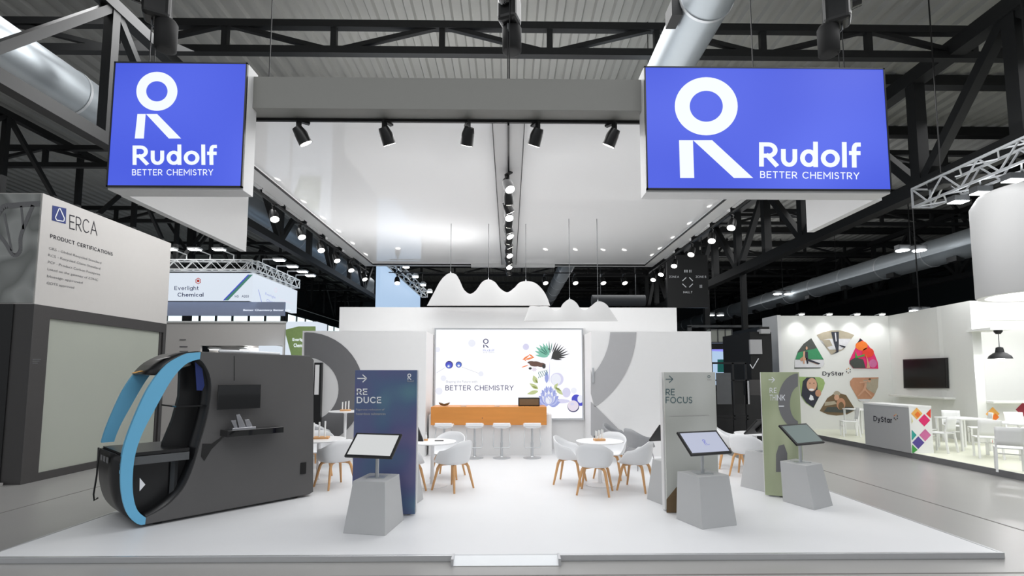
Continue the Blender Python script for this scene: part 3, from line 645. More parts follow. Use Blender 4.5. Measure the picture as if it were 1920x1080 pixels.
# chain hoists above the canopy
def hoist(px, py, Y, label, tilt, s=1.0):
    p = at(px, py, Y); t = thing('chain_hoist', label, 'hoist', tuple(p), tilt, 'black chain hoists')
    MB().cbox((0, 0, 0), (.36*s, .34*s, .5*s)).build('motor_housing', 'black', t, bevel=.07, segs=3)
    MB().lathe([(.10, -.62*s), (.145, -.6*s), (.15, -.2*s), (.12, -.15*s)], (.12*s, 0, -.05)).build('chain_bag', 'black_matt', t, smooth=True)
    MB().cyl((-.2, 0, .05), (-.32*s, 0, .05), .1, .08).build('gear_cap', 'black_gloss', t, smooth=40)
    MB().bar((0, 0, .2), (0, 0, 11.4-p.z), .025).bar((.05, .03, .2), (.05, .03, 11.4-p.z), .02).build('chain', 'steel_dark', t)
    MB().bar((-.06, 0, -.2), (-.06, 0, 6.2-p.z), .014).bar((.0, 0, -.2), (.0, 0, 6.2-p.z), .012).build('load_chain', 'steel_dark', t)
    MB().tube([(-.06, 0, -.25), (-.06, 0, -.33), (-.02, 0, -.37), (.02, 0, -.34)], .014, 8).build('hook', 'steel_grey', t)
hoist(296, 10, 7.2, 'black chain hoist hanging above the square blue sign', .5)
hoist(955, 20, 7.3, 'black chain hoist hanging above the middle of the front beam', 1.2, .9)
hoist(1568, 20, 7.2, 'black chain hoist hanging above the wide blue sign', 2.6)
# ================================================================== BAR
t = thing('bar_counter', 'white bar counter with a thick light wooden front band', 'bar', (-.4, 11.7, PF))
a = at(810, 850, 12.0); 
MB().box((-1.88, 12.02, PF), (1.0, 12.7, 1.0)).build('counter_body', 'white_wall', t, world=True, bevel=.003)
a = at(808, 763, 11.9); b = at(1025, 797, 11.9)
MB().box((a.x, 11.9, b.z), (b.x, 12.7, a.z)).build('wooden_top', 'oak_top', t, world=True, bevel=.004)
MB().cyl((-.62, 11.9, .93), (-.62, 11.897, .93), .012, .012, 12).build('knot', 'e_brown', t, world=True)
BT = a.z
t = thing('countertop_oven', 'small grey-brown box with a dark frame on the right end of the bar', 'box', tuple(at(991, 762, 12.1)))
a = at(972, 746, 12.1); b = at(1012, 761, 12.1)
MB().box((a.x, 12.12, BT), (b.x, 12.45, a.z)).build('body', 'machine_dark', t, world=True, bevel=.006)
MB().box((a.x+.025, 12.105, BT+.03), (b.x-.025, 12.12, a.z-.025)).build('front_panel', 'c_brown', t, world=True)
p = at(833, 760, 12.15); t = thing('fruit_bowl', 'small dark boat-shaped bowl on the left end of the bar', 'bowl', (p.x, 12.15, BT))
m = MB(); rows = []
for i in range(7):
    u = i/6; rows.append([(.13*math.sin(u*math.pi/2)*math.cos(k*math.pi/8)*1.0+.0, .07*math.sin(u*math.pi/2)*math.sin(k*math.pi/8), .012+(.045+.035*abs(math.cos(k*math.pi/8)))*(1-math.cos(u*math.pi/2))) for k in range(16)])
m.grid(rows, closed=True); m.build('bowl_shell', 'c_brown', t, smooth=True, solid=.006)
MB().lathe([(0, .02), (.035, .03), (.04, .055), (0, .085)]).build('content', 'ink_white', t, smooth=True)
for i, (px, s) in enumerate(((869, 'next to the bowl'), (932, 'nearer the box'))):
    p = at(px, 760, 12.1); tag(MB().box((p.x-.06, 12.05, BT+.001), (p.x+.06, 12.2, BT+.012)).build('menu_card', 'ink_pale', bevel=.002), 'small pale card lying on the bar top '+s, 'card', 'cards on the bar')
def make_stool():
    t = thing('bar_stool', 'x', 'bar stool')
    s = MB(); rows = []
    for i in range(9):
        u = i/8; x = -.2+.4*u; 
        rows.append([(x, -.17+.34*v/6, .70+.045*(abs(2*u-1)**3)+.0*(v)) for v in range(7)])
    s.grid(rows); s.build('seat', 'shell', t, smooth=True, solid=.05, bevel=.015)
    MB().box((-.19, -.19, .72), (.19, -.165, .80)).build('backrest', 'shell', t, bevel=.02)
    MB().cyl((0, 0, .02), (0, 0, .35), .03, .03).cyl((0, 0, .35), (0, 0, .69), .022, .022).build('pole', 'alu', t, smooth=40)
    MB().lathe([(.2, 0), (.2, .012), (.05, .028), (.03, .05), (0, .05)]).build('base', 'alu', t, smooth=30)
    MB().tube([(-.17, -.1, .66), (-.185, -.18, .30), (-.16, -.2, .255), (.16, -.2, .255), (.185, -.18, .30), (.17, -.1, .66)], .009, 8).build('footrest', 'alu', t, smooth=True)
    return t
st0 = make_stool()
for i, px in enumerate((835, 891, 941, 997)):
    p = onz(px, 856, PF); lab = 'white bar stool on a steel pole, '+['nearest the bowl end', 'second from the bowl end', 'second from the box end', 'nearest the box end'][i]
    if i == 0: st0.location = (p.x, 11.62, PF); tag(st0, lab, None, 'bar stools at the wooden bar')
    else: dup(st0, (p.x, 11.62, PF), 0, lab, 'bar stools at the wooden bar')
# ================================================================== CHAIRS AND TABLES
def make_chair(shellmat, legmat, name):
    t = thing(name, 'x', 'chair'); N = 40; rows = []
    def rim(ph):   # 0 = front
        a = abs((ph+math.pi) % (2*math.pi)-math.pi); s = max(0, min(1, (a-.75)/.75)); s = s*s*(3-2*s); s2 = max(0, min(1, (a-1.5)/1.4)); s2 = s2*s2*(3-2*s2)
        return .43+.02+.2*s+.15*s2
    for i in range(13):
        u = i/12; row = []
        for k in range(N):
            ph = 2*math.pi*k/N; R = 1/(abs(math.sin(ph)/.29)**2.6+abs(math.cos(ph)/.27)**2.6)**(1/2.6)
            if u <= .5: r = R*.76*(u/.5); z = .43-.012*(1-(u/.5)**2)
            else:
                w_ = (u-.5)/.5; r = R*(.76+.24*math.sin(w_*math.pi/2)); z = .43+(rim(ph)-.43)*(1-math.cos(w_*math.pi/2))**.85
            row.append((r*math.sin(ph), r*math.cos(ph), z))
        rows.append(row)
    m = MB(); m.grid(rows, closed=True); m.build('seat_shell', shellmat, t, smooth=True, solid=.014)
    for sx in (-1, 1):
        for sy in (-1, 1):
            if legmat == 'oak': MB().tube([(sx*.02, sy*.02, .405), (sx*.12, sy*.11, .408), (sx*.165, sy*.15, .395), (sx*.185, sy*.168, .35), (sx*.25, sy*.235, 0)], [.016, .022, .026, .024, .016], 8).build('leg', 'oak', t, smooth=50)
            else: MB().tube([(sx*.03, sy*.03, .405), (sx*.16, sy*.14, .405), (sx*.18, sy*.16, .38), (sx*.24, sy*.22, 0)], .009, 8).build('leg', 'chrome', t, smooth=50)
    MB().box((-.06, -.06, .40), (.06, .06, .418)).build('mounting_plate', 'steel_dark', t)
    return t
ch0 = make_chair('shell', 'oak', 'shell_chair'); chg = make_chair('shell_grey', 'steel', 'lounge_chair'); used = {}
def chair(src, x, y, tx, ty, label, group):
    rz = math.atan2(ty-y, tx-x)-math.pi/2
    if src.name not in used: used[src.name] = 1; src.location = (x, y, PF); src.rotation_euler = (0, 0, rz); tag(src, label, None, group); return src
    return dup(src, (x, y, PF), rz, label, group)
def table(x, y, label, r=.4, h=.74, group='round white bistro tables'):
    t = thing('round_table', label, 'table', (x, y, PF), 0, group)
    MB().lathe([(r-.015, h-.022), (r, h-.012), (r, h-.003), (r-.004, h)], n=48).build('tabletop', 'table_white', t, smooth=35)
    MB().lathe([(.05, .02), (.035, .05), (.03, .3), (.032, h-.06), (.09, h-.022)]).build('pedestal', 'table_white', t, smooth=40)
    MB().lathe([(.25, 0), (.25, .01), (.12, .022), (.05, .035)], n=40).build('base', 'table_white', t, smooth=40)
    return t
def vials(x, y, z, label, s=1.0, n=6):
    t = thing('sample_vials', label, 'vials', (x, y, z), .2)
    MB().cbox((0, 0, .0175), (.17*s, .1*s, .035)).build('wooden_block', 'oak', t, bevel=.004)
    for i in range(n): 
        v = MB().cyl(((i % 3-1)*.05*s, (-.025 if i < 3 else .025)*s, .03), ((i % 3-1)*.05*s, (-.025 if i < 3 else .025)*s, .15*s+(i*7 % 3)*.012), .008*s, .008*s, 8); v.build('vial', 'plastic_white', t, smooth=40)
WG = 'white shell chairs with oak legs'
TX, TY = 1.55, 8.78
table(TX, TY, 'white round table with four white shell chairs, right of the bar aisle')
chair(ch0, 1.36, 8.18, TX, TY, 'white shell chair with oak legs, back to the viewer, at the right table', WG)
chair(ch0, 1.06, 8.95, TX, TY, 'white shell chair with oak legs on the left side of the right table', WG)
chair(ch0, 2.08, 8.45, TX, TY, 'white shell chair with oak legs on the right side of the right table', WG)
chair(ch0, 1.85, 9.42, TX, TY, 'white shell chair behind the right table, only its shell showing', WG)
vials(TX+.0, TY+.02, PF+.74, 'wooden block with slim white vials on the right table', 1.1)
TX, TY = -1.3, 8.75
table(TX, TY, 'white round table beside the blue panel, seen to its right')
chair(ch0, -.92, 8.5, TX, TY, 'white shell chair with oak legs right of the blue panel, facing its table', WG)
chair(ch0, -1.68, 8.4, TX, TY, 'white shell chair mostly hidden behind the blue panel edge', WG)
chair(ch0, -1.12, 9.5, TX, TY, 'white shell chair on the far side of the table beside the blue panel', WG)
tg = thing('table_bottle', 'small white bottle with an orange foot on the table beside the blue panel', 'bottle', (-1.43, 8.85, PF+.74))
MB().lathe([(.02, .03), (.02, .09), (.008, .11), (.008, .15)]).build('bottle_body', 'plastic_white', tg, smooth=40); MB().lathe([(.035, 0), (.035, .03)]).build('bottle_foot', 'oak', tg)
tag(MB().box((-1.27, 8.78, PF+.74), (-1.12, 8.82, PF+.752)).build('pen_case', 'black', bevel=.003), 'slim black pen case on the table beside the blue panel', 'case')
TX, TY = -3.35, 9.1
table(TX, TY, 'white round table between the grey machine and the blue panel', .45)
chair(ch0, -2.92, 8.72, TX, TY, 'white shell chair just left of the blue panel', WG)
chair(ch0, -3.6, 9.75, TX, TY, 'white shell chair behind the table next to the machine', WG)
chair(ch0, -3.75, 8.75, TX, TY, 'white shell chair with legs just behind the machine corner', WG)
vials(-3.36, 9.15, PF+.74, 'wooden block with tall white vials on the table next to the machine', 1.9, 3)
tag(MB().box((-3.58, 8.86, PF+.74), (-3.38, 8.92, PF+.765)).build('pen_case', 'black', bevel=.004), 'black case on the table next to the machine', 'case')
table(-3.6, 11.3, 'tall narrow white table in front of the dark grey ring wall', .36, 1.08, 'tall white tables')
vials(-3.6, 11.3, PF+1.08, 'wooden block with thin vials on the tall white table', 1.3)
LG = 'grey lounge chairs'
chair(ch0, -3.05, 11.35, -3.6, 11.0, 'white shell chair at the foot of the grey ring wall', WG)
chair(ch0, -4.2, 11.3, -3.6, 11.0, 'white shell chair farthest behind the machine', WG)
chair(chg, -3.95, 10.55, -3.2, 9.9, 'grey low armchair behind the table next to the machine', LG)
chair(chg, 2.62, 10.3, 3.4, 10.6, 'grey low armchair right of the white table group', LG)
chair(chg, 2.35, 11.2, 3.2, 10.8, 'grey low armchair against the wall with the pale arc', LG)
chair(ch0, 3.4, 10.1, 2.9, 10.9, 'white shell chair behind the silver panel edge', WG)
chair(ch0, 4.42, 9.5, 5.0, 10.1, 'white shell chair with oak legs between the silver and green panels', WG)
chair(ch0, 4.5, 10.35, 5.1, 10.1, 'white shell chair behind the one between the silver and green panels', WG)
table(5.0-.2, 9.95, 'white round table behind the green panel', .38)
# ================================================================== KIOSKS
def kiosk(lo, hi, scr, mt, label, logo_mark=None, z=.66, group='touchscreen kiosks on grey plinths'):
    """lo/hi: four plan corners of plinth bottom and top; scr: (x,y,z,yaw) of the screen centre"""
    _lx, _ly = sum(p[0] for p in lo)/4, sum(p[1] for p in lo)/4; _hx, _hy = sum(p[0] for p in hi)/4, sum(p[1] for p in hi)/4
    _s = sum(math.hypot(hi[i][0]-hi[i-1][0], hi[i][1]-hi[i-1][1]) for i in range(4))/sum(math.hypot(lo[i][0]-lo[i-1][0], lo[i][1]-lo[i-1][1]) for i in range(4))
    hi = [(_hx+_s*(x-_lx), _hy+_s*(y-_ly)) for x, y in lo]
    cx = sum(p[0] for p in hi)/4; cy = sum(p[1] for p in hi)/4
    t = thing('touchscreen_kiosk', label, 'kiosk', (cx, cy, PF), 0, group)
    MB().hexa([(x, y, PF) for x, y in lo], [(x, y, z) for x, y in hi]).build('plinth', 'plinth', t, world=True, bevel=.004)
    MB().box((cx-.11, cy-.08, z), (cx+.11, cy+.08, z+.008)).build('foot_plate', 'alu', t, world=True)
    x, y, zz, yaw = scr
    MB().cyl((cx, cy, z), (cx, cy, zz-.02), .022, .022, 16).build('pole', 'alu', t, world=True, smooth=40)
    e = Vector((math.cos(yaw), math.sin(yaw), 0)); bk = Vector((-math.sin(yaw), math.cos(yaw), 0)); tl = math.radians(47)
    u = bk*math.sin(tl)+Vector((0, 0, math.cos(tl))); n = e.cross(u)   # n faces the user
    c = Vector((x, y, zz)); W, H = .31, .185
    def q(a, b, k): return c+e*a+u*b+n*k
    MB().hexa([q(-W, -H, -.03), q(W, -H, -.03), q(W, H, -.03), q(-W, H, -.03)], [q(-W, -H, 0), q(W, -H, 0), q(W, H, 0), q(-W, H, 0)]).build('screen_body', 'black', t, world=True, bevel=.008)
    b = .03
    s = MB().hexa([q(-W+b, -H+b, 0), q(W-b, -H+b, 0), q(W-b, H-b, 0), q(-W+b, H-b, 0)], [q(-W+b, -H+b, .002), q(W-b, -H+b, .002), q(W-b, H-b, .002), q(-W+b, H-b, .002)]).build('display', mt, t, world=True)
    MB().hexa([q(-.12, -H*.5, -.06), q(.12, -H*.5, -.06), q(.12, H*.5, -.06), q(-.12, H*.5, -.06)], [q(-.12, -H*.5, -.03), q(.12, -H*.5, -.03), q(.12, H*.5, -.03), q(-.12, H*.5, -.03)]).build('mount', 'black_matt', t, world=True)
    if logo_mark:
        m = MB(); N = 20; rr = .02
        A = [q(rr*math.cos(2*math.pi*i/N), .02+rr*math.sin(2*math.pi*i/N), .004) for i in range(N)]; B = [q(.6*rr*math.cos(2*math.pi*i/N), .02+.6*rr*math.sin(2*math.pi*i/N), .004) for i in range(N)]
        m.add(A+B, [(i, (i+1) % N, (i+1) % N+N, i+N) for i in range(N)])
        m.poly([q(-.02, -.03, .004), q(-.012, -.03, .004), q(-.012, -.005, .004), q(-.02, -.005, .004)]); m.poly([q(.012, -.03, .004), q(.022, -.03, .004), q(-.0, -.005, .004), q(-.01, -.005, .004)])
        lettering(m, 'Rudolf', q(-.02, -.05, .004), q(.05, -.05, .004), q(-.02, -.035, .004), (0, 0, 0)); m.build('screen_logo', 'e_blue', t, world=True)
    return t
def g2(px, py, z=PF): p = onz(px, py, z); return (p.x, p.y)
def quad_from(fl, fr, br): # three seen corners -> fourth
    return [fl, fr, br, (fl[0]+br[0]-fr[0], fl[1]+br[1]-fr[1])]
PZ = .66
lo = quad_from(g2(643, 1000), g2(722, 1005), g2(757, 975)); hi = quad_from(g2(655, 900, PZ), g2(732, 902, PZ), g2(756, 890, PZ))
c = at(702, 833, 6.3); kiosk(lo, hi, (c.x, c.y-.05, c.z, math.radians(-14)), 'screen_white', 'grey plinth kiosk with a bright white screen in front of the blue panel')
lo = quad_from(g2(1268, 973), g2(1317, 993), g2(1382, 985)); hi = quad_from(g2(1268, 885, PZ), g2(1308, 894.5, PZ), g2(1368, 889, PZ))
c = at(1321, 829, 6.42); kiosk(lo, hi, (c.x, c.y, c.z, math.radians(19)), 'screen_lilac', 'grey plinth kiosk with a lilac logo screen before the silver panel', True)
lo = quad_from(g2(1468, 940), g2(1527, 957), g2(1562, 948)); hi = quad_from(g2(1458, 865, PZ), g2(1510, 873, PZ), g2(1545, 868, PZ))
c = at(1504, 813, 7.3); kiosk(lo, hi, (c.x, c.y, c.z, math.radians(26)), 'screen_green', 'grey plinth kiosk with a dark green-grey screen beside the green panel')
# reverse kiosks standing behind the panels
def kiosk_back(cx, cy, rz, label, zz=1.08):
    R = lambda a, b: (cx+a*math.cos(rz)-b*math.sin(rz), cy+a*math.sin(rz)+b*math.cos(rz))
    kiosk([R(-.27, -.27), R(.27, -.27), R(.27, .27), R(-.27, .27)], [R(-.2, -.2), R(.2, -.2), R(.2, .2), R(-.2, .2)], (cx, cy, zz, rz+math.pi), 'screen_grey', label)
kiosk_back(2.42, 7.62, math.radians(19), 'kiosk standing behind the silver panel, dark screen edge showing left of it')
kiosk_back(4.24, 8.5, math.radians(24), 'kiosk standing behind the green panel, dark screen back showing left of it')
kiosk_back(-1.6, 7.6, math.radians(-10), 'kiosk hidden behind the blue panel, dark screen corner showing right of it')
# ================================================================== INFO PANELS
def arrow(F, m, x0, y, x1, hh, wd, lift):
    F.line(m, [(x0, y), (x1, y)], wd, lift); F.line(m, [(x1-hh, y-hh), (x1+wd*.3, y), (x1-hh, y+hh)], wd, lift)
def panel(x0, y0, x1, y1, base, rz, th, front, label, side='white_frame', back_gap=.06, z1=None):
    """px box (x0..x1, y0 top) standing at ground pixel base=(px,py)"""
    P = onz(base[0], base[1], PF); n = Vector((math.sin(rz), -math.cos(rz), 0)); e = Vector((math.cos(rz), math.sin(rz), 0))
    F = Face(P, n); A = F.h(x0, y0); B = F.h(x1, y0); T = F.h((x0+x1)/2, y0).z
    a = P+e*((A-P).dot(e)); b = P+e*((B-P).dot(e)); a.z = b.z = PF+.02
    t = thing('information_panel', label, 'panel', (a.x, a.y, PF))
    Z = Vector((0, 0, T-PF-.02))
    MB().hexa([a, b, b-n*.03, a-n*.03], [a+Z, b+Z, b-n*.03+Z, a-n*.03+Z]).build('front_board', front, t, world=True, bevel=.002)
    MB().hexa([a-n*(.03+back_gap), b-n*(.03+back_gap), b-n*(.05+back_gap+th), a-n*(.05+back_gap+th)], [v+Z for v in (a-n*(.03+back_gap), b-n*(.03+back_gap), b-n*(.05+back_gap+th), a-n*(.05+back_gap+th))]).build('rear_board', side, t, world=True, bevel=.002)
    MB().hexa([a+e*.04-n*.03, b-e*.04-n*.03, b-e*.04-n*(.03+back_gap), a+e*.04-n*(.03+back_gap)], [v+Z*.97 for v in (a+e*.04-n*.03, b-e*.04-n*.03, b-e*.04-n*(.03+back_gap), a+e*.04-n*(.03+back_gap))]).build('spacer', side, t, world=True)
    f = MB()
    for q in (a+e*.15, b-e*.15): f.bar(q-n*.5*th+Vector((0, 0, -.018)), q-n*(.05+back_gap+th)+Vector((0, 0, -.018)), .1, .015)
    f.build('foot', 'alu', t, world=True)
    return t, Face(P, n)
t, F = panel(666, 694, 782, 966, (777, 967), 0.0, .05, 'print_blue', 'deep blue information panel reading REDUCE, with white arrow')
m = MB(); arrow(F, m, 670, 709.5, 687, 7, 2, .004); stroke_text(F, m, 'RE', 669, 728.5, 689, 740.5, .16); stroke_text(F, m, 'DUCE', 669, 744, 715, 756, .16)
F.ring(m, 767.5, 704, 3.6, 3.6, 1.9, 1.9, .004); F.line(m, [(765, 708), (765, 712)], 1.4, .004); F.line(m, [(766, 707.5), (771, 712)], 1.6, .004); m.build('lettering', 'ink_white', t, world=True)
m = MB(); F.text(m, 'Rigorous reduction of', 668, 766, 721, 770.5, .004); F.text(m, 'hazardous substances', 668, 773.5, 723, 778, .004); F.text(m, 'Rudolf', 764, 713, 776, 716, .004); m.build('small_print', 'ink_pale', t, world=True)
t, F = panel(1245, 698, 1341, 963, (1250, 962), math.radians(4), .07, 'print_silver', 'silver-white information panel reading REFOCUS, with grey arrow')
m = MB(); arrow(F, m, 1248, 711, 1261, 6.5, 1.5, .004); stroke_text(F, m, 'RE', 1248, 729, 1265, 741, .13); stroke_text(F, m, 'FOCUS', 1248, 744, 1298, 756, .13)
F.ring(m, 1329, 706, 2.6, 2.6, 1.7, 1.7, .004); m.build('lettering', 'ink_teal', t, world=True)
m = MB(); F.poly(m, [(1255, 779), (1330, 778), (1330, 779.2), (1255, 780.2)], .004); F.text(m, 'Rudolf', 1326, 710, 1334, 713, .004); m.build('small_print', 'ink_pale', t, world=True)
m = MB(); F.poly(m, [(1249.5, 961), (1249.5, 936), (1269, 912), (1269, 961)], .004); m.build('printed_shape', 'c_brown', t, world=True)
t, F = panel(1426, 698, 1498, 931, (1430, 930), math.radians(-24), .06, 'print_green', 'pale green information panel reading RETHINK, printed with a dark grey ring letter', back_gap=.12)
m = MB(); N = 40
O_ = [(1497+38*math.cos(a), 752-52*math.sin(a)) for a in [2*math.pi*i/N for i in range(N)]]; I_ = [(1499+18*math.cos(a), 757-33*math.sin(a)) for a in [2*math.pi*i/N for i in range(N)]]
def cR(pt): return (min(pt[0], 1496), max(pt[1], 700))
m.add([F.h(*cR(p), .003) for p in O_]+[F.h(*cR(p), .003) for p in I_], [(i, (i+1) % N, (i+1) % N+N, i+N) for i in range(N)])
F.poly(m, [(1455, 852), (1460, 836), (1470, 833), (1476, 850), (1476, 885), (1455, 885)], .003); m.build('printed_letter', 'ink_grey', t, world=True)
m = MB(); stroke_text(F, m, 'NK', 1457, 740, 1472, 751, .15, .006); F.poly(m, [(1460, 760.5), (1470, 760.5), (1470, 762.5), (1460, 762.5)], .006); m.build('lettering', 'ink_white', t, world=True)
m = MB(); F.text(m, 'RE', 1443, 727, 1456, 737, .006); F.text(m, 'THI', 1443, 740, 1456, 751, .006); arrow(F, m, 1441, 712, 1452, 5, 1.5, .006); m.build('pale_lettering', 'ink_white', t, world=True)

# ================================================================== GREY DEMONSTRATION MACHINE
e = Vector((.66, .75, 0)).normalized(); n = Vector((.75, -.66, 0)).normalized(); P0 = Vector((-4.50, 6.38, 0))
W_ = 1.15
t = thing('demonstration_machine', 'large dark grey machine with twin light blue arcs and an open glazed nose', 'machine', tuple(P0))
F = Face(P0, n)
def S(px, py): q = hit(px, py, P0, n); return ((q-P0).dot(e), q.z)
def zz(x, y): return S(160+x/2.918, 640+y/2.918)
def zo(x, y, o): q = hit(160+x/2.918, 640+y/2.918, P0-n*o, n); return q
def pt(s, z, o=0): return P0+e*s+Vector((0, 0, max(z, .1)))-n*o
outer = merge_arc([zz(*p) for p in ((630, 60), (590, 62), (540, 72), (440, 130), (350, 245), (280, 388), (215, 560), (192, 700), (196, 830), (222, 930), (270, 990), (325, 1010))], 4)
inner = merge_arc([zz(*p) for p in ((625, 98), (590, 106), (540, 132), (470, 212), (380, 370), (310, 505), (272, 620), (258, 740), (262, 850), (285, 925), (330, 965))], 4)
right = merge_arc([zz(*p) for p in ((330, 965), (400, 930), (470, 880), (540, 800), (590, 690), (625, 570), (665, 430), (688, 300), (685, 200), (655, 130), (625, 98))], 4)
TR = [S(582, 674), S(588, 684), S(587, 922), S(580, 935)]
ztop = outer[0][1]; TR[0] = (TR[0][0], ztop-.01); TR[1] = (TR[1][0], ztop-.07)
def strip(A, B, o0, th, name, mt, par):
    k = min(len(A), len(B)); 
    def rs(L): 
        out = []
        for i in range(k*2): f = i/(k*2-1)*(len(L)-1); j = min(int(f), len(L)-2); out.append(tuple(L[j][c]+(L[j+1][c]-L[j][c])*(f-j) for c in (0, 1)))
        return out
    A, B = rs(A), rs(B); m = MB()
    m.grid([[pt(*a, o0), pt(*b, o0), pt(*b, o0+th), pt(*a, o0+th)] for a, b in zip(A, B)], closed=True)
    m.add([pt(*A[0], o0), pt(*B[0], o0), pt(*B[0], o0+th), pt(*A[0], o0+th)], [(0, 1, 2, 3)]); m.add([pt(*A[-1], o0), pt(*B[-1], o0), pt(*B[-1], o0+th), pt(*A[-1], o0+th)], [(0, 1, 2, 3)])
    return m.build(name, mt, par, world=True, smooth=30)
zb = .98   # height of the deck: above it the nose is open
def upper(L): return [q for q in L if q[1] > zb]
strip(outer, inner, -.012, .07, 'blue_arc', 'machine_blue', t)
strip(upper(outer[:40]), upper(inner[:40]), W_-.05, .07, 'blue_arc', 'machine_blue', t)
lowO = [q for q in outer if q[1] <= zb]; lowI = [q for q in inner if q[1] <= zb]
strip(lowO, lowI, W_-.05, .06, 'lower_arc', 'machine_dark', t)
bottom = [outer[-1], TR[3]]
side_poly = [outer[0]]+TR+[outer[-1]]+right
for o0, nm in ((0, 'side_panel'), (W_-.04, 'side_panel')):
    MB().prism([pt(*q, o0) for q in side_poly], -n*.04).build(nm, 'machine', t, world=True)
skin = MB(); L = [outer[-1]]+[TR[3], TR[2], TR[1], TR[0]]+outer[0:2]
skin.grid([[pt(*q, .02), pt(*q, W_-.02)] for q in L]); skin.build('cover_skin', 'machine', t, world=True, solid=.02, smooth=30)
cap = [q for q in outer if q[1] > ztop-.36 and q[0] < outer[0][0]+.01]
m = MB(); m.grid([[pt(*q, .03), pt(*q, W_-.03)] for q in cap]); m.build('nose_top', 'machine_dark', t, world=True, solid=.03, smooth=30)
m = MB(); m.grid([[pt(q[0]+.01, q[1], .03), pt(q[0]+.01, q[1], W_-.03)] for q in lowO]); m.build('nose_skin', 'machine_dark', t, world=True, solid=.02, smooth=30)
m = MB(); m.grid([[pt(q[0], q[1], .04), pt(q[0], q[1], W_-.04)] for q in right]); m.build('bulkhead', 'machine_dark', t, world=True, solid=.02, smooth=30)
sL = min(q[0] for q in outer); sD = right[len(right)//2][0]
MB().prism([pt(sL+.03, zb-.05, .05), pt(sD-.1, zb-.05, .05), pt(sD-.1, zb-.05, W_-.05), pt(sL+.03, zb-.05, W_-.05)], (0, 0, .04)).build('deck', 'machine_dark', t, world=True)
MB().prism([pt(.35, 1.50, .06), pt(sD+.03, 1.50, .06), pt(sD+.03, 1.50, W_*.6), pt(.35, 1.5, W_*.6)], (0, 0, .02)).build('shelf', 'black_gloss', t, world=True)
MB().bar(pt(.42, .2, .26), pt(.42, zb-.05, .26), .06).build('post', 'steel_grey', t, world=True)
MB().prism([pt(sL+.1, zb-.16, .045), pt(sD-.1, zb-.16, .045), pt(sD-.1, zb-.06, .045), pt(sL+.1, zb-.06, .045)], -n*.02).build('deck_rail', 'steel_grey', t, world=True)
m = MB(); m.prism([pt(.3, .15, .3), pt(.62, .15, .3), pt(.62, zb-.1, .3), pt(.3, zb-.1, .3)], -n*.3) if 0 else None
m.prism([pt(.75, 1.02, .25), pt(1.15, 1.55, .25), pt(1.15, 1.0, .25)], -n*.3); m.prism([pt(.6, 1.0, .4), pt(1.0, 1.7, .4), pt(1.05, 1.7, .4), pt(.72, 1.0, .4)], -n*.1); m.build('inner_bracket', 'machine_dark', t, world=True)
MB().prism([pt(*q, .30) for q in [(zz(265, 640)[0], .93)]+[zz(262, 850), zz(290, 930), zz(335, 962), zz(400, 925), zz(470, 875), zz(540, 795), zz(590, 690)]+[(zz(600, 630)[0], .93)]], -n*.02).build('inner_front', 'machine_dark', t, world=True)
MB().prism([zo(x, y, .4) for x, y in ((520, 150), (515, 300), (480, 430), (428, 555), (420, 610), (560, 610), (620, 480), (650, 300), (640, 180), (590, 130))], -n*.1).build('inner_cabinet', 'machine_dark', t, world=True)
MB().prism([zo(x, y, .09) for x, y in ((600, 112), (640, 150), (652, 240), (640, 270), (610, 268))], -n*.01).build('blue_glass_reflection', 'navy', t, world=True)  # blue reflection in the nose glass, modelled as a solid coloured piece

m = MB(); m.poly([pt(*zz(300, 748), .02), pt(*zz(331, 785), .02), pt(*zz(299, 822), .02)]); m.build('play_mark', 'ink_white', t, world=True)
# rear ledge with cards
for (x0, y0, x1, y1, mt, nm) in ((282, 148, 340, 185, 'c_amber', 'orange_card'), (366, 153, 425, 182, 'ink_pale', 'white_card')):
    q = hit(160+(x0+x1)/2/2.918, 640+(y0+y1)/2/2.918, P0-n*.6, n); q = P0+e*((q-P0).dot(e))-n*.6+Vector((0, 0, q.z))
    sN = (q-P0).dot(e); L2 = sorted(cap, key=lambda a: abs(a[0]-sN))[0]
    MB().box((-.09, -.09, 0), (.09, .09, .006))
    m = MB(); c0 = pt(L2[0], L2[1]+.02, .35 if nm[0] == 'w' else .8); m.prism([c0-e*.07-n*.08, c0+e*.07-n*.08+Vector((0, 0, .045)), c0+e*.07+n*.08+Vector((0, 0, .045)), c0-e*.07+n*.08], (0, 0, .006)); o = m.build(nm, mt, t, world=True)
# monitor, tray, socket, seam
def mbox(x0, y0, x1, y1, o0, o1, name, mt, bevel=.004):
    a = hit(x0, y0, P0+n*o1, n); b = hit(x1, y1, P0+n*o1, n); sa, sb = (a-P0).dot(e), (b-P0).dot(e)
    B = lambda s, z, o: P0+e*s+n*o+Vector((0, 0, z))
    return MB().hexa([B(sa, b.z, o0), B(sb, b.z, o0), B(sb, b.z, o1), B(sa, b.z, o1)], [B(sa, a.z, o0), B(sb, a.z, o0), B(sb, a.z, o1), B(sa, a.z, o1)]).build(name, mt, t, world=True, bevel=bevel)
mbox(410, 722, 488, 765, .10, .13, 'monitor', 'black_gloss'); mbox(440, 735, 456, 752, 0, .10, 'monitor_arm', 'machine_dark')
mbox(427, 808, 532, 811, 0.0, .26, 'keyboard_tray', 'black_gloss')
mbox(436, 803, 480, 806, .05, .2, 'tray_holder', 'chrome')
m = MB(); a = hit(448, 776, P0+n*.1, n); b = hit(440, 806, P0+n*.1, n); c1 = hit(462, 806, P0+n*.1, n)
def hz(x, y, o): return hit(160+x/2.918, 640+y/2.918, P0+n*o, n)
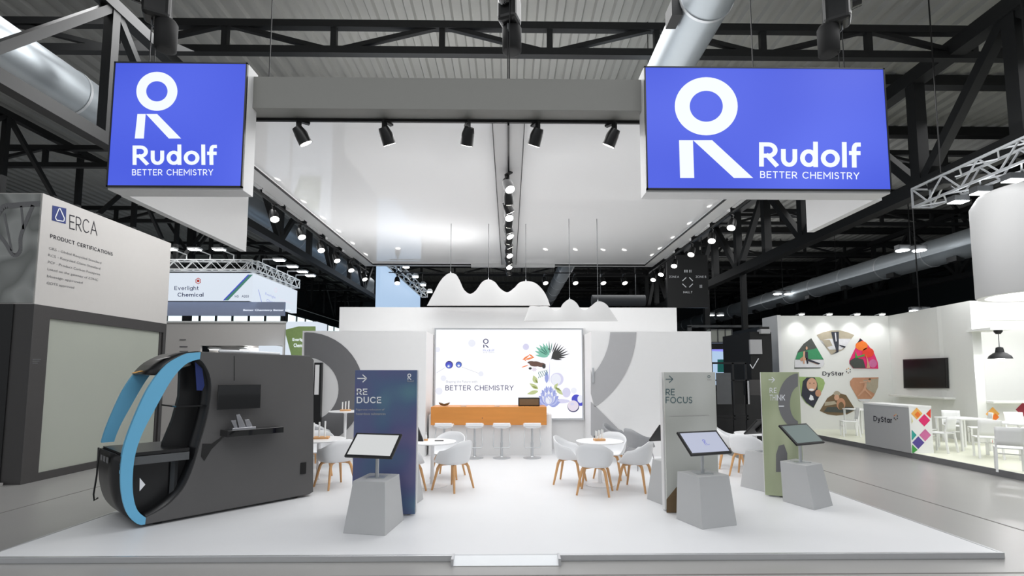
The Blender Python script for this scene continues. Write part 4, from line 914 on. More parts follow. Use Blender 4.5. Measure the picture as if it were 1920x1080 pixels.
m.prism([hz(820, 400, .1), hz(840, 398, .1), hz(880, 480, .1), hz(840, 485, .1)], n*.03); m.prism([hz(793, 432, .1), hz(820, 430, .1), hz(832, 475, .1), hz(815, 480, .1)], n*.02); m.prism([hz(868, 428, .1), hz(893, 426, .1), hz(915, 470, .1), hz(882, 476, .1)], n*.02)
m.build('scanner_stand', 'chrome', t, world=True, bevel=.003)
MB().lathe([(.03, 0), (.03, .012), (0, .025)], tuple(hz(1042, 480, .16))).build('mouse', 'black_gloss', t, world=True)
mbox(564, 868, 574, 888, 0, .012, 'power_socket', 'black')
m = MB(); m.prism([pt(*zz(640, 560), -.002), pt(*zz(690, 560), -.002), pt(*zz(780, 500), -.002), pt(*zz(690, 590), -.002), pt(*zz(650, 655), -.002), pt(*zz(632, 630), -.002)], n*.003); m.build('recess', 'black_gloss', t, world=True)
m = MB(); m.bar(pt(*zz(815, 80), -.002), pt(*zz(815, 215), -.002), .006, .006); m.build('panel_seam', 'black', t, world=True)
sN = S(430, 700)[0]
for px in (275, 575): q = S(px, 960); MB().lathe([(.05, 0), (.05, .015), (.02, .02), (.02, .09)], tuple(P0+e*(q[0]+(.15 if px < 400 else -.15))-n*.12+Vector((0, 0, PF)))).build('foot', 'steel_dark', t, world=True)
for px in (300, 560): q = S(px, 960); MB().lathe([(.05, 0), (.05, .015), (.02, .02), (.02, .09)], tuple(P0+e*(q[0])-n*(W_-.15)+Vector((0, 0, PF)))).build('foot', 'steel_dark', t, world=True)
tb = MB().tube([pt(sN-.1, ztop+.03, .12), pt(sN+.2, ztop+.035, .2), pt(sN+.75, ztop+.02, .15)], .022, 8); tag(tb.build('paper_roll', 'ink_white', smooth=True), 'long white roll lying on top of the dark grey machine', 'roll')
m = MB(); c0 = pt(sL, .62, W_*.85)-e*.04; m.tube([c0+Vector((0, 0, .35)), c0, c0-Vector((0, 0, .25))-e*.02, c0-Vector((0, 0, .33))-e*.01, c0-Vector((0, 0, .3))+e*.03], .01, 8); m.build('hook_cable', 'black', t, world=True, smooth=True)
m = MB(); 
for k in range(3): c0 = pt(sL+.005, zb-.1, W_*.75-k*.16)-e*.022; m.prism([c0, c0-n*.1, c0-n*.1-Vector((0, 0, .07)), c0-Vector((0, 0, .07))], -e*.002)
m.build('sticker', 'ink_grey', t, world=True)
# ================================================================== CERTIFICATION BOOTH (left)
BX = -8.58; t = thing('certification_booth', 'grey and white booth block with certification lettering and a large frosted window', 'booth', (BX, 9.2, 0))
y0, y1 = 9.2, 12.75
zt = 5.26; zm = at(66, 570, 9.2).z; zw0, zw1 = onx(72, 887, BX).z, onx(95, 597, BX).z
MB().box((-15, y0, zm), (BX, y1, zt)).build('upper_box', 'erca_white', t, world=True, bevel=.004)
FX = Face((BX, 0, 0), (1, 0, 0))
ya = onx(92, 620, BX).y; yb = onx(300, 650, BX).y
m = MB().box((-15, y0, 0), (BX, ya, zm)).box((-15, ya, 0), (BX, y1, zw0)).box((-15, ya, zw1), (BX, y1, zm)).box((-9.2, y1-.1, zw0), (BX, y1, zw1)).box((-10, yb, zw0), (BX-.02, yb+.06, zw1))
m.build('lower_frame', 'erca_dark', t, world=True)
MB().box((BX-.06, ya, zw0), (BX-.04, yb, zw1)).build('frosted_window', 'frosted', t, world=True)
MB().box((-15, y0-.02, 0), (BX-.35, y0, zm)).build('front_panel', 'erca_black', t, world=True)
MB().box((-15, y0-.015, zm+.02), (BX-.02, y0, zt-.02)).build('printed_front', 'print_dna', t, world=True)
m = MB(); FF = Face((0, y0-.015, 0), NY)
for dx in (0,):
    pts1 = merge_arc([(-30, 470), (0, 395), (30, 385), (75, 382)], 6); FF.line(m, pts1, 10, .004)
    pts2 = merge_arc([(-10, 430), (10, 455), (25, 478), (38, 470), (40, 440), (62, 385)], 6); FF.line(m, pts2, 7, .004)
    FF.line(m, [(8, 400), (22, 470)], 4, .004); FF.line(m, [(40, 386), (44, 430)], 4, .004)
m.build('printed_strands', 'ink_grey', t, world=True)
m = MB(); FX.poly(m, [(98, 385), (124, 391), (123, 420), (97, 413)], .004); m.build('logo_square', 'navy', t, world=True)
m = MB(); FX.line(m, [(110, 391), (103, 408), (106, 413), (119, 415), (120, 409), (112, 391), (110, 391)], 1.8, .008); m.build('logo_triangle', 'ink_white', t, world=True)
def ftext(F, m, s, tl, tr, bl, lift=.004, bold=0): lettering(m, s, F.h(*bl), F.h(bl[0]+tr[0]-tl[0], bl[1]+tr[1]-tl[1]), F.h(*tl), F.n*lift, bold)
m = MB(); stroke_text(FX, m, 'ERCA', 130, 402, 182, 429, .08, slope=13, gap=.14); stroke_text(FX, m, 'PRODUCT CERTIFICATIONS', 94, 438.5, 211, 446, .16, slope=34, gap=.2); m.build('lettering', 'ink_dark', t, world=True)
m = MB()
for i, (s, x1_) in enumerate((('GRS - Global Recycled Standard', 190), ('RCS - Recycled Claim Standard', 188), ('PCF - Product Carbon Footprint', 188), ('Listed on the gateway of ZDHC', 184), ('bluesign approved', 155), ('GOTS approved', 139))):
    yl = 462.5+i*13.1; sl = (.28-.02*i); ftext(FX, m, s, (91.5-i*.8, yl), (x1_, yl+(x1_-91)*sl), (91-i*.8, yl+6))
m.build('small_print', 'ink_grey', t, world=True)
m = MB()
for k in range(3): FF.poly(m, [(62, 673+k*3.6), (78-k*3, 673+k*3.6), (78-k*3, 674.6+k*3.6), (62, 674.6+k*3.6)], .01)
m.build('handle_mark', 'ink_grey', t, world=True)
tag(MB().box((-15, 8.75, 0), (BX-.25, 9.15, .05)).build('booth_step', 'ink_pale'), 'low pale step at the foot of the black booth front', 'step')
lamp('AREA', (-10.2, 11, 3.1), 60, 1.5, name='booth_inside_light')
MB().box((-12.5, ya, zw0), (-12.4, y1, zw1)).build('inner_wall', 'erca_white', t, world=True)

# ================================================================== FAR BOOTHS LEFT
# pale booth with truss header
t = thing('truss_booth_header', 'bright white booth header on a white truss, lettered for a chemical company', 'header', tuple(at(475, 560, 22)))
FY = Face((0, 22, 0), NY)
c = FY.h(474.5, 512); cb = FY.h(474.5, 563); X1 = c.x; zt, zb_ = c.z, cb.z; XL = X1-9
Ye = onx(557, 560, X1).y
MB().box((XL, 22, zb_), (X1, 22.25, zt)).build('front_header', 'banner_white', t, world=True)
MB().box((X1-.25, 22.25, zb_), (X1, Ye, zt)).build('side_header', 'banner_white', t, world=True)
FS = Face((X1, 0, 0), (1, 0, 0))
def bt(x, y): return (300+x/5.144, 470+y/5.144)
m = MB(); a = bt(142, 338); b = bt(376, 388); stroke_text(FY, m, 'Everlight', a[0], a[1]+1, b[0], b[1]-1.5, .13, .02); a = bt(172, 404); b = bt(422, 444); stroke_text(FY, m, 'Chemical', a[0], a[1]+.5, b[0], b[1], .15, .02)
a = bt(725, 430); b = bt(858, 452); FY.text(m, 'H5   A203', a[0], a[1], b[0], b[1], .02, .01); m.build('lettering', 'navy', t, world=True)
m = MB(); N = 6; cx, cy = bt(371, 293); A = [FY.h(cx+5.8*math.cos(math.radians(90+60*i)), cy-6*math.sin(math.radians(90+60*i)), .02) for i in range(6)]; B = [FY.h(cx+4.4*math.cos(math.radians(90+60*i)), cy-4.6*math.sin(math.radians(90+60*i)), .02) for i in range(6)]
m.add(A+B, [(i, (i+1) % 6, (i+1) % 6+6, i+6) for i in range(6)]); FY.disc(m, cx, cy, 2.6, 2.6, .02, 16); m.build('hexagon_logo', 'c_red', t, world=True)
m = MB(); FY.poly(m, [bt(850, 232), bt(898, 232), bt(660, 480), bt(610, 480)], .02); m.build('green_stripe', 'e_green2', t, world=True)
m = MB(); FY.poly(m, [bt(850, 232), bt(866, 232), bt(625, 480), bt(610, 480)], .025); m.build('blue_stripe', 'e_blue', t, world=True)
m = MB(); ftext(FS, m, 'Everlight', bt(1012, 400), bt(1110, 440), bt(1012, 432), .02); ftext(FS, m, 'Chemical', bt(1025, 465), bt(1130, 495), bt(1022, 492), .02); FS.line(m, [bt(945, 375), bt(978, 505)], 1.2, .02); m.build('side_lettering', 'e_lotus2', t, world=True)
m = MB(); ftext(FS, m, 'Your Energy Solution', bt(1145, 455), bt(1280, 500), bt(1145, 480), .02); cx, cy = bt(1112, 380); FS.ring(m, cx, cy, 2.8, 5, 2, 3.6, .02, 6); m.build('side_slogan', 'e_pink', t, world=True)
MB().box((XL, 22.5, zb_-.62), (X1+1.2, 22.6, zb_)).build('inner_band', 'banner_lav', t, world=True)
p = at(388, 585, 24.0)
m = MB(); FI = Face((0, 22.5, 0), NY); a = bt(805, 562); b = bt(1170, 590)
FI.text(m, 'Better Chemistry Better Life', a[0], a[1]+.5, b[0]+18, b[1]-.5, .02, .01); m.build('band_lettering', 'sign_white', t, world=True)
def box_truss(name, p, q, s, n, label, group=None, mt='alu', w=.045, par=None):
    p, q = Vector(p), Vector(q); d = (q-p).normalized(); r = d.cross(Vector((0, 0, 1))).normalized()*s/2; u = Vector((0, 0, s/2))
    if par is None: par = thing(name, label, 'truss', tuple(p), 0, group)
    ch = [(-r-u), (r-u), (r+u), (-r+u)]; m = MB()
    for o_ in ch: m.bar(p+o_, q+o_, w)
    m.build('chord', mt, par, world=True); m = MB(); L = (q-p)/n
    for i in range(n):
        for a, b in ((0, 1), (1, 2), (2, 3), (3, 0)):
            A, B = (ch[a], ch[b]) if i % 2 else (ch[b], ch[a]); m.bar(p+L*i+A, p+L*(i+1)+B, w*.6)
    for k in range(4): m.bar(p+ch[k], p+ch[(k+1) % 4], w*.7); m.bar(q+ch[k], q+ch[(k+1) % 4], w*.7)
    m.build('lattice', mt, par, world=True); return par
box_truss('lighting_truss', (XL, 22.1, zt+.35), (X1, 22.1, zt+.35), .42, 22, 'white lighting truss on top of the front of the chemical booth header', 'booth header trusses', 'plastic_white')
box_truss('lighting_truss', (X1-.1, 22.1, zt+.35), (X1-.1, Ye, zt+.35), .42, 14, 'white lighting truss on top of the side of the chemical booth header', 'booth header trusses', 'plastic_white')
def arm_lamp(p, q, label, gr='arm lamps on the booth header'):
    p, q = Vector(p), Vector(q); t = thing('arm_lamp', label, 'lamp', tuple(p), 0, gr)
    MB().tube([p, p+Vector((0, 0, .25)), q], .03, 6).build('arm', 'plastic_white', t, world=True); d = (q-p); d.z = 0; d.normalize()
    MB().cbox(tuple(q), (.5, .3, .07)).build('lamp_head', 'plastic_white', t, world=True, bevel=.01)
    MB().cbox(tuple(q-Vector((0, 0, .05))), (.42, .24, .03)).build('lens', 'flood', t, world=True)
for i, px in enumerate((352, 396, 440)): p = at(px, 496, 22.1); arm_lamp((p.x, 22.0, zt+.55), (p.x-.25, 21.3, zt+.9), 'white arm lamp on the header front truss, %s from the certification booth' % ordn[i])
for i, y in enumerate((22.8, 24.2, 25.4, 26.4)): arm_lamp((X1, y, zt+.55), (X1+.75, y, zt+.8), 'white arm lamp on the header side truss, %s from the header corner' % ordn[i])
# beige booth in front of it
Yb = 17.0; FB = Face((0, Yb, 0), NY); a = FB.h(318, 605); b = FB.h(534, 605)
t = thing('beige_booth', 'plain beige booth with round ceiling lamps seen above the machine', 'booth', (a.x, Yb, 0))
zh = FB.h(400, 648).z; xm = FB.h(376, 650).x
MB().box((a.x-2, Yb, zh), (b.x, Yb+.1, a.z)).build('header', 'erca_white', t, world=True)
MB().box((a.x-2, Yb, 0), (xm, Yb+.1, zh)).build('side_wall', 'erca_white', t, world=True)
MB().box((xm, Yb+.5, 0), (b.x-.25, Yb+.6, zh+.04)).build('rear_wall', 'erca_white', t, world=True)
MB().box((xm, Yb+.1, zh), (b.x-.25, Yb+.5, zh+.04)).build('booth_ceiling', 'erca_white', t, world=True)
MB().box((a.x-2, Yb-.05, a.z), (b.x+.02, Yb+.12, a.z+.05)).build('top_edge', 'skylight' if 0 else 'plastic_white', t, world=True)
MB().box((b.x-.05, Yb, 0), (b.x+.0, Yb+.1, zh)).build('end_post', 'erca_white', t, world=True)
m = MB()
for k, (y, w1) in enumerate(((637, 12), (650, 15), (659, 16))): FB.poly(m, [(337, y-1), (337+w1, y-1), (337+w1, y+1.2), (337, y+1.2)], .01)
m.build('lettering', 'ink_grey', t, world=True)
lamp('AREA', (a.x+2.6, Yb+.3, zh-.04), 8, .3, name='beige_booth_light')
for i, px in enumerate((393, 451)):
    p = FB.h(px, 657); t2 = thing('round_ceiling_lamp', 'flat round lamp in the beige booth, %s' % ('above the blue arcs' if i == 0 else 'above the machine seam'), 'lamp', (p.x, Yb+.28, zh-.12), 0, 'round booth lamps')
    MB().lathe([(.17, 0), (.2, .03), (.2, .06), (.02, .1)]).build('shade', 'plastic_white', t2, smooth=30); MB().lathe([(.155, -.012), (.16, 0)]).build('lens', 'lens_soft', t2); MB().bar((0, 0, .08), (0, 0, .12), .04).build('rod', 'plastic_white', t2)
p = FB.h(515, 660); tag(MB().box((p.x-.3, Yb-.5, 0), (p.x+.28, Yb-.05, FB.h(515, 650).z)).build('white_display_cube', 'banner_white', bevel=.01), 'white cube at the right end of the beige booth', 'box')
# green and white tower
FG = Face((0, 17.9, 0), NY); a = FG.h(536, 603); b = FG.h(592, 680)
t = thing('green_booth_tower', 'white booth tower with a green slanted field, next to the beige booth', 'booth', (a.x, 17.9, 0))
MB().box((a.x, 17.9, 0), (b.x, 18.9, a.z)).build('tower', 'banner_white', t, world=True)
m = MB(); FG.poly(m, [(536, 628), (536, 618), (560, 612), (592, 612), (592, 680), (550, 680)], .01); m.build('green_field', 'c_leaf', t, world=True)
m = MB(); FG.text(m, 'Everlight', 549, 634, 575, 641, .02, .02); FG.text(m, 'Chemical', 551, 644, 575, 651, .02, .02); m.build('lettering', 'sign_white', t, world=True)
# pale banner behind the stand wall
X = -6.2; p = onx(713, 508, X); q = onx(787, 560, X); zt2 = at(735, 507, onx(735, 507, X).y).z
t = thing('pale_blue_banner', 'pale blue hanging banner wall above the stand wall, left of the wavy shades', 'banner', (X, 23, 3))
ya, yb = onx(712, 560, X).y, onx(788, 560, X).y
MB().box((X-.2, ya, .0), (X, yb, zt2)).build('banner_face', 'banner_blue', t, world=True)
_bt = box_truss('lighting_truss', (X+.3, ya-2, zt2+.1), (X+.3, yb, zt2+.1), .4, 14, 'white truss running back on top of the pale blue banner', None, 'plastic_white')
for _y in (ya-1, ya+4, yb-1): MB().bar((X+.3, _y, zt2+.2), (X+.3, _y, 11.5), .03).build('hanger', 'steel_dark', _bt, world=True)
for i in range(5):
    y = ya-1+i*2.6; t2 = thing('truss_lamp', 'bright lamp on the truss of the pale blue banner, %s from the front' % ordn[i], 'lamp', (X+.9, y, zt2), 0, 'lamps on the banner truss')
    MB().lathe([(.14, 0), (.2, .1), (.1, .22)]).build('housing', 'plastic_white', t2, smooth=30); MB().lathe([(.16, -.02), (.17, 0)]).build('lens', 'flood', t2); MB().bar((0, 0, .1), (-.5, 0, .15), .05).build('arm', 'alu', t2)
# dark hanging hall sign
FH = Face((0, 20, 0), NY); a = FH.h(1250, 478); b = FH.h(1329, 577)
t = thing('hanging_hall_sign', 'black hanging wayfinding sign with small white diamond arrows', 'sign', ((a.x+b.x)/2, 20, b.z))
MB().box((a.x, 20, b.z), (b.x, 20.15, a.z)).build('sign_board', 'black', t, world=True)
MB().bar((a.x+.2, 20.07, a.z), (a.x+.2, 20.07, 11.56), .03).bar((b.x-.2, 20.07, a.z), (b.x-.2, 20.07, 11.4), .03).build('hanger', 'steel_dark', t, world=True)
m = MB()
for (c1, c2) in (((1277, 529), (1289, 518)), ((1290, 518), (1301, 529)), ((1301, 530), (1290, 541)), ((1289, 541), (1277, 530))): 
    x_ = (c1[0]*.8+c2[0]*.2, c1[1]*.8+c2[1]*.2); y_ = (c1[0]*.2+c2[0]*.8, c1[1]*.2+c2[1]*.8); FH.line(m, [x_, y_], 1.6, .01)
FH.text(m, 'ZONE A', 1254, 517, 1273, 521, .01); FH.text(m, 'ZONE B', 1304, 517, 1324, 521, .01); FH.text(m, 'HALL 7', 1281, 546, 1298, 550, .01, .01); FH.poly(m, [(1283, 506), (1285, 506), (1285, 511), (1283, 511)], .01); FH.poly(m, [(1287, 506), (1289, 506), (1289, 511), (1287, 511)], .01); FH.text(m, 'II', 1292, 506, 1296, 511, .01); FH.text(m, 'II', 1312, 534, 1316, 540, .01)
m.build('lettering', 'ink_white', t, world=True)

# ================================================================== BOOTH WITH PICTURE WHEEL (right)
DX = 9.35; DZ = .12
t = thing('wheel_booth_platform', 'raised pale yellowish booth floor with grey edge on the right', 'platform', (DX, 9, 0))
MB().box((DX+.03, 5.0, 0), (19, 17.2, DZ)).build('deck', 'dystar_floor', t, world=True); MB().box((DX, 5.0, 0), (DX+.03, 17.2, DZ+.005)).build('edge_trim', 'grey_dark', t, world=True)
YW = 17.0; FW = Face((0, YW, 0), NY); a = FW.h(1463, 592); b = FW.h(1665, 590); zt = a.z
t = thing('wheel_wall', 'white booth wall with a wheel of six photo sectors', 'wall', (a.x, YW, 0))
MB().box((a.x, YW, 0), (b.x, YW+.12, zt)).build('wall_panel', 'dystar_white', t, world=True); MB().box((a.x-.12, YW-.02, 0), (a.x, YW+1, zt+.02)).build('end_post', 'white_frame', t, world=True)
m = MB(); mt = list(k for k in M if k.startswith('c_'))+['ink_dark', 'ink_white']
def K(x): m.mi = mt.index(x)
def w8(x, y): return (1440+x/5.4, 600+y/5.4)
def wp(pts, l): FW.poly(m, [w8(*p) for p in pts], l)
def wdisc(cx, cy, rx, ry, l): c = w8(cx, cy); FW.disc(m, c[0], c[1], rx/5.4, ry/5.4, l)
def newm(nm, par=t):
    global m
    m.build(nm, mt, par, world=True); m = MB()
L1, L2, L3, L4 = .008, .014, .020, .026
K('c_sand'); wp([(492, 152), (560, 122), (640, 106), (720, 104), (800, 122), (872, 152), (760, 300), (640, 352)], L1)
K('c_snow'); wp([(530, 210), (610, 190), (840, 190), (790, 262), (740, 300), (620, 300)], L2); K('c_sand'); wp([(540, 205), (620, 200), (650, 260), (590, 275)], L3)
K('c_navy'); wp([(635, 122), (712, 118), (712, 240), (708, 325), (640, 350), (690, 318), (665, 240)], L4); K('c_snow'); wp([(670, 130), (682, 130), (690, 215), (680, 220)], .03); wdisc(665, 278, 30, 14, .022); K('c_navy'); wp([(715, 250), (780, 268), (775, 285), (720, 262)], L4); newm('photo_sector')
K('c_smoke'); wp([(437, 184), (562, 400), (568, 450), (525, 490), (265, 494), (275, 400), (300, 320), (360, 240)], L1)
K('c_field'); wp([(300, 330), (495, 285), (560, 398), (275, 398)], L2); K('c_snow'); wp([(270, 402), (562, 402), (566, 450), (540, 480), (268, 480)], L2)
K('c_tan'); wp([(318, 395), (350, 370), (520, 440), (500, 452), (370, 405), (330, 420)], L3); K('c_navy'); wp([(395, 390), (525, 440), (510, 450), (385, 410)], L4); wp([(370, 320), (400, 320), (405, 440), (392, 445), (372, 360)], L3); K('c_skin'); wp([(352, 320), (372, 315), (366, 445), (352, 440)], L4); wdisc(387, 285, 10, 17, L4); newm('photo_sector')
K('c_pink'); wp([(930, 184), (1010, 250), (1075, 340), (1110, 430), (1116, 494), (860, 490), (822, 440), (822, 410), (880, 290)], L1)
K('c_orange'); wdisc(945, 262, 62, 48, L2); K('c_red'); wdisc(1010, 330, 60, 50, L2); K('ink_dark'); wp([(930, 186), (955, 205), (900, 232)], L3); K('c_smoke'); wp([(826, 410), (880, 380), (960, 400), (985, 488), (862, 488), (826, 445)], L3); K('c_green'); wp([(880, 310), (900, 370), (975, 345), (970, 365), (880, 390)], L4)
K('c_skin'); wp([(985, 350), (1005, 400), (1030, 485), (992, 488), (1000, 430)], L4); K('c_mauve'); wdisc(1060, 440, 40, 42, L2); newm('photo_sector')
K('c_leaf'); wp([(315, 574), (520, 578), (560, 600), (575, 640), (560, 690), (460, 893), (380, 840), (330, 765)], L1)
K('c_navy'); wp([(350, 620), (390, 582), (470, 582), (498, 640), (500, 720), (520, 770), (458, 888), (385, 835), (335, 762)], L2); K('c_skin'); wdisc(440, 655, 52, 68, L3); K('ink_white'); wdisc(436, 706, 26, 11, L4); K('c_tan'); wdisc(505, 740, 30, 36, L3); K('ink_white'); wp([(410, 800), (425, 755), (450, 770), (460, 808), (430, 815)], L4); K('ink_dark'); wdisc(420, 640, 7, 4, L4); wdisc(460, 640, 7, 4, L4); newm('photo_sector')
K('c_brown'); wp([(690, 730), (790, 760), (885, 910), (800, 955), (690, 968), (600, 955), (522, 920), (600, 790)], L1)
K('c_sand'); wp([(575, 830), (670, 820), (700, 850), (570, 870)], L2); wdisc(695, 745, 34, 26, L2); K('c_skin'); wdisc(692, 785, 26, 30, L3); K('c_tan'); wdisc(735, 850, 45, 60, L3); K('c_brown'); wdisc(735, 870, 28, 40, L4); K('c_smoke'); wp([(600, 880), (850, 880), (870, 908), (800, 940), (560, 930)], L2); newm('photo_sector')
K('c_tan'); wp([(1118, 580), (1112, 680), (1070, 770), (1015, 835), (920, 820), (830, 660), (828, 620), (860, 585)], L1)
K('c_sand'); wp([(1116, 590), (1110, 680), (1080, 750), (1000, 700), (960, 610)], L2); K('c_snow'); wp([(905, 800), (1040, 800), (1014, 833), (922, 820)], L3); K('c_skin'); wp([(920, 630), (1000, 615), (1000, 632), (925, 642)], L4); wp([(975, 640), (995, 640), (985, 700), (1050, 770), (1040, 778), (975, 712), (915, 772), (905, 765), (960, 700)], L4); wdisc(1020, 612, 16, 20, L4); K('c_brown'); wdisc(1024, 600, 14, 10, .03); newm('photo_sector')
K('ink_dark'); a_ = w8(550, 520); b_ = w8(765, 572); stroke_text(FW, m, 'DyStar', a_[0], a_[1]+.3, b_[0], b_[1]-1.8, .16, .01)
for i in range(6):
    K(['ink_dark', 'c_amber', 'c_tan', 'ink_dark', 'c_brown', 'ink_dark'][i]); a0 = math.radians(60*i+12); a1 = math.radians(60*i+48); c = (812, 513)
    wp([(c[0]+15*math.cos(a0), c[1]-17*math.sin(a0)), (c[0]+26*math.cos(a0), c[1]-29*math.sin(a0)), (c[0]+26*math.cos(a1), c[1]-29*math.sin(a1)), (c[0]+15*math.cos((a0+a1)/2), c[1]-17*math.sin((a0+a1)/2))], .01)
newm('wall_lettering')
for i, px in enumerate((1492, 1543, 1594, 1640)):
    p = FW.h(px, 592); t2 = thing('wall_washer_lamp', 'small lamp on the wheel wall top, %s from its free end' % ordn[i], 'lamp', (p.x, YW-.35, zt+.02), 0, 'lamps on the wheel wall')
    MB().bar((0, .35, 0), (0, 0, .03), .02).build('arm', 'alu', t2); MB().cbox((0, 0, .0), (.16, .1, .05)).build('lamp_head', 'plastic_white', t2); MB().cbox((0, 0, -.03), (.13, .08, .012)).build('lens', 'flood', t2)
    lamp('SPOT', (p.x, YW-.36, zt-.04), 26, .05, aim=(p.x, YW-.1, zt-1.2), spot=110, name='wall_washer_light', blend=.9)
# side wall with television
X0, Y0 = b.x, YW; q = at(1818, 564, 13.5); X2, Y2 = q.x, 13.5
t = thing('television_wall', 'white booth side wall carrying the television', 'wall', (X0, Y0, 0))
MB().prism([(X0, Y0, DZ), (X2, Y2, DZ), (X2+.12, Y2, DZ), (X0+.12, Y0, DZ)], (0, 0, zt-DZ)).build('wall_panel', 'dystar_white', t, world=True)
TVn = Vector((Y2-Y0, -(X2-X0), 0)).normalized()
if TVn.x > 0: TVn = -TVn
FT = Face((X0, Y0, 0), TVn)
def slab(F, pts, th, nm, mt_, par, off=0): m2 = MB(); m2.prism([F.h(x, y, 0)+F.n*off for x, y in pts], F.n*th); return m2.build(nm, mt_, par, world=True, bevel=.004)
t = thing('television', 'flat black television on the white booth wall', 'television', tuple(FT.h(1735, 700)))
slab(FT, [(1697, 674), (1779, 670.5), (1781, 728), (1698.5, 728)], .05, 'housing', 'black', t, .02)
slab(FT, [(1699, 676), (1777, 672.5), (1779, 726), (1700.5, 726)], .004, 'screen', 'tv', t, .071)
a1_ = FT.h(1684, 744); b1_ = FT.h(1792, 747); a1_.z = b1_.z = (a1_.z+b1_.z)/2
tag(MB().prism([a1_, b1_, b1_+TVn*.3, a1_+TVn*.3], (0, 0, .05)).build('wall_shelf', 'dystar_white', bevel=.004), 'thin white shelf on the wall below the television', 'shelf')
# recess wall with pendant
t = thing('recess_wall', 'bright white booth wall with coloured diamonds low down, far right', 'wall', (X2, Y2, 0))
MB().box((X2+.125, 13.505, DZ+.0), (X2+.25, 13.62, zt)).box((X2+.25, 13.5, at(1850, 600, 13.5).z), (17, 13.62, zt)).build('header', 'dystar_white', t, world=True)
MB().box((X2+.12, 13.62, DZ), (X2+.22, 14.72, zt)).build('return_wall', 'dystar_white', t, world=True)
MB().box((X2+.2, 14.6, DZ), (17, 14.72, zt)).build('rear_wall', 'dystar_white', t, world=True)
zl = at(1850, 752, 13.4).z
MB().box((X2+.25, 13.3, zl-.05), (17, 13.62, zl)).build('ledge', 'dystar_white', t, world=True)
MB().box((X2+.25, 13.5, DZ), (17, 13.62, zl-.05)).build('counter_front', 'dystar_white', t, world=True)
FD = Face((0, 13.5, 0), NY); m = MB()
for (cx, cy, r_, c) in ((1861, 776, 13, 'c_amber'), (1866, 782, 7, 'c_orange'), (1853, 798, 11, 'c_teal'), (1858, 823, 10, 'c_red'), (1880, 829, 8, 'c_orange'), (1918, 768, 14, 'c_wine')):
    K(c); FD.poly(m, [(cx-r_, cy), (cx, cy-r_), (cx+r_, cy), (cx, cy+r_)], .004+.003*(r_ < 9))
m.build('coloured_diamonds', mt, t, world=True)
p = at(1875, 668, 13.0); t = thing('pendant_lamp', 'dark bell-shaped pendant lamp hanging in the white recess', 'lamp', tuple(p))
MB().lathe([(.03, .24), (.07, .22), (.09, .1), (.14, .07), (.22, .0), (.245, -.06)]).build('lamp_shade', 'steel_dark', t, smooth=40, solid=.01)
MB().bar((0, 0, .22), (0, 0, .62), .012).build('cord', 'steel_grey', t); MB().lathe([(.05, .58), (.09, .64), (.09, .68)]).build('ceiling_cup', 'steel_dark', t, smooth=40)
z_ = at(1875, 612, 13.0).z; MB().box((-.3, -.1, .68), (.3, .6, .74)).build('mounting_plate', 'dystar_white', t)
lamp('POINT', (p.x, p.y, p.z-.12), 30, .08, name='pendant_light')
# counter
c = onz(1709, 850, DZ); h = onx(1705, 761, c.x).z
t = thing('reception_counter', 'grey booth counter with a coloured diamond pattern on its end', 'counter', (c.x, c.y, DZ))
yf = onx(1621, 800, c.x).y
MB().box((c.x, c.y, DZ), (c.x+.52, yf, h-.04)).build('counter_body', 'dystar_counter', t, world=True); MB().box((c.x-.01, c.y-.01, h-.04), (c.x+.53, yf+.01, h)).build('counter_top', 'plastic_white', t, world=True)
MB().box((c.x+.0, c.y-.006, DZ), (c.x+.52, c.y, h-.04)).build('end_panel', 'plastic_white', t, world=True)
FC = Face((0, c.y-.006, 0), NY); m = MB()
def v8(x, y): return (1680+x/3.175, 560+y/3.175)
for (cx, cy, r_, c_) in ((123, 684, 34, 'c_amber'), (128, 690, 18, 'c_orange'), (168, 724, 35, 'c_pink'), (173, 812, 35, 'c_mauve'), (132, 857, 36, 'c_violet')):
    K(c_); FC.poly(m, [v8(cx-r_, cy), v8(cx, cy-r_-2), v8(cx+r_, cy), v8(cx, cy+r_+2)], .004+.003*(r_ < 20))
for pts, c_ in (([(206, 655), (178, 685), (206, 712)], 'c_red'), ([(92, 700), (100, 730), (92, 745)], 'c_yellow'), ([(93, 780), (122, 812), (93, 845)], 'c_teal'), ([(95, 868), (128, 900), (104, 918), (95, 918)], 'c_green')): K(c_); FC.poly(m, [v8(*p) for p in pts], .005)
m.build('diamond_print', mt, t, world=True)
FCx = Face((c.x, 0, 0), (-1, 0, 0)); m = MB(); K('ink_dark'); stroke_text(FCx, m, 'DyStar', 1638, 779.5, 1673, 789.5, .16, .005, slope=4)
for i in range(6):
    K(['ink_dark', 'c_amber', 'c_orange', 'ink_dark', 'c_brown', 'ink_dark'][i]); a0 = math.radians(60*i+12); a1 = math.radians(60*i+48); cc = (1680, 782)
    FCx.poly(m, [(cc[0]+2.4*math.cos(a0), cc[1]-3.4*math.sin(a0)), (cc[0]+4.3*math.cos(a0), cc[1]-6*math.sin(a0)), (cc[0]+4.3*math.cos(a1), cc[1]-6*math.sin(a1)), (cc[0]+2.4*math.cos((a0+a1)/2), cc[1]-3.4*math.sin((a0+a1)/2))], .005)
m.build('counter_lettering', mt, t, world=True)
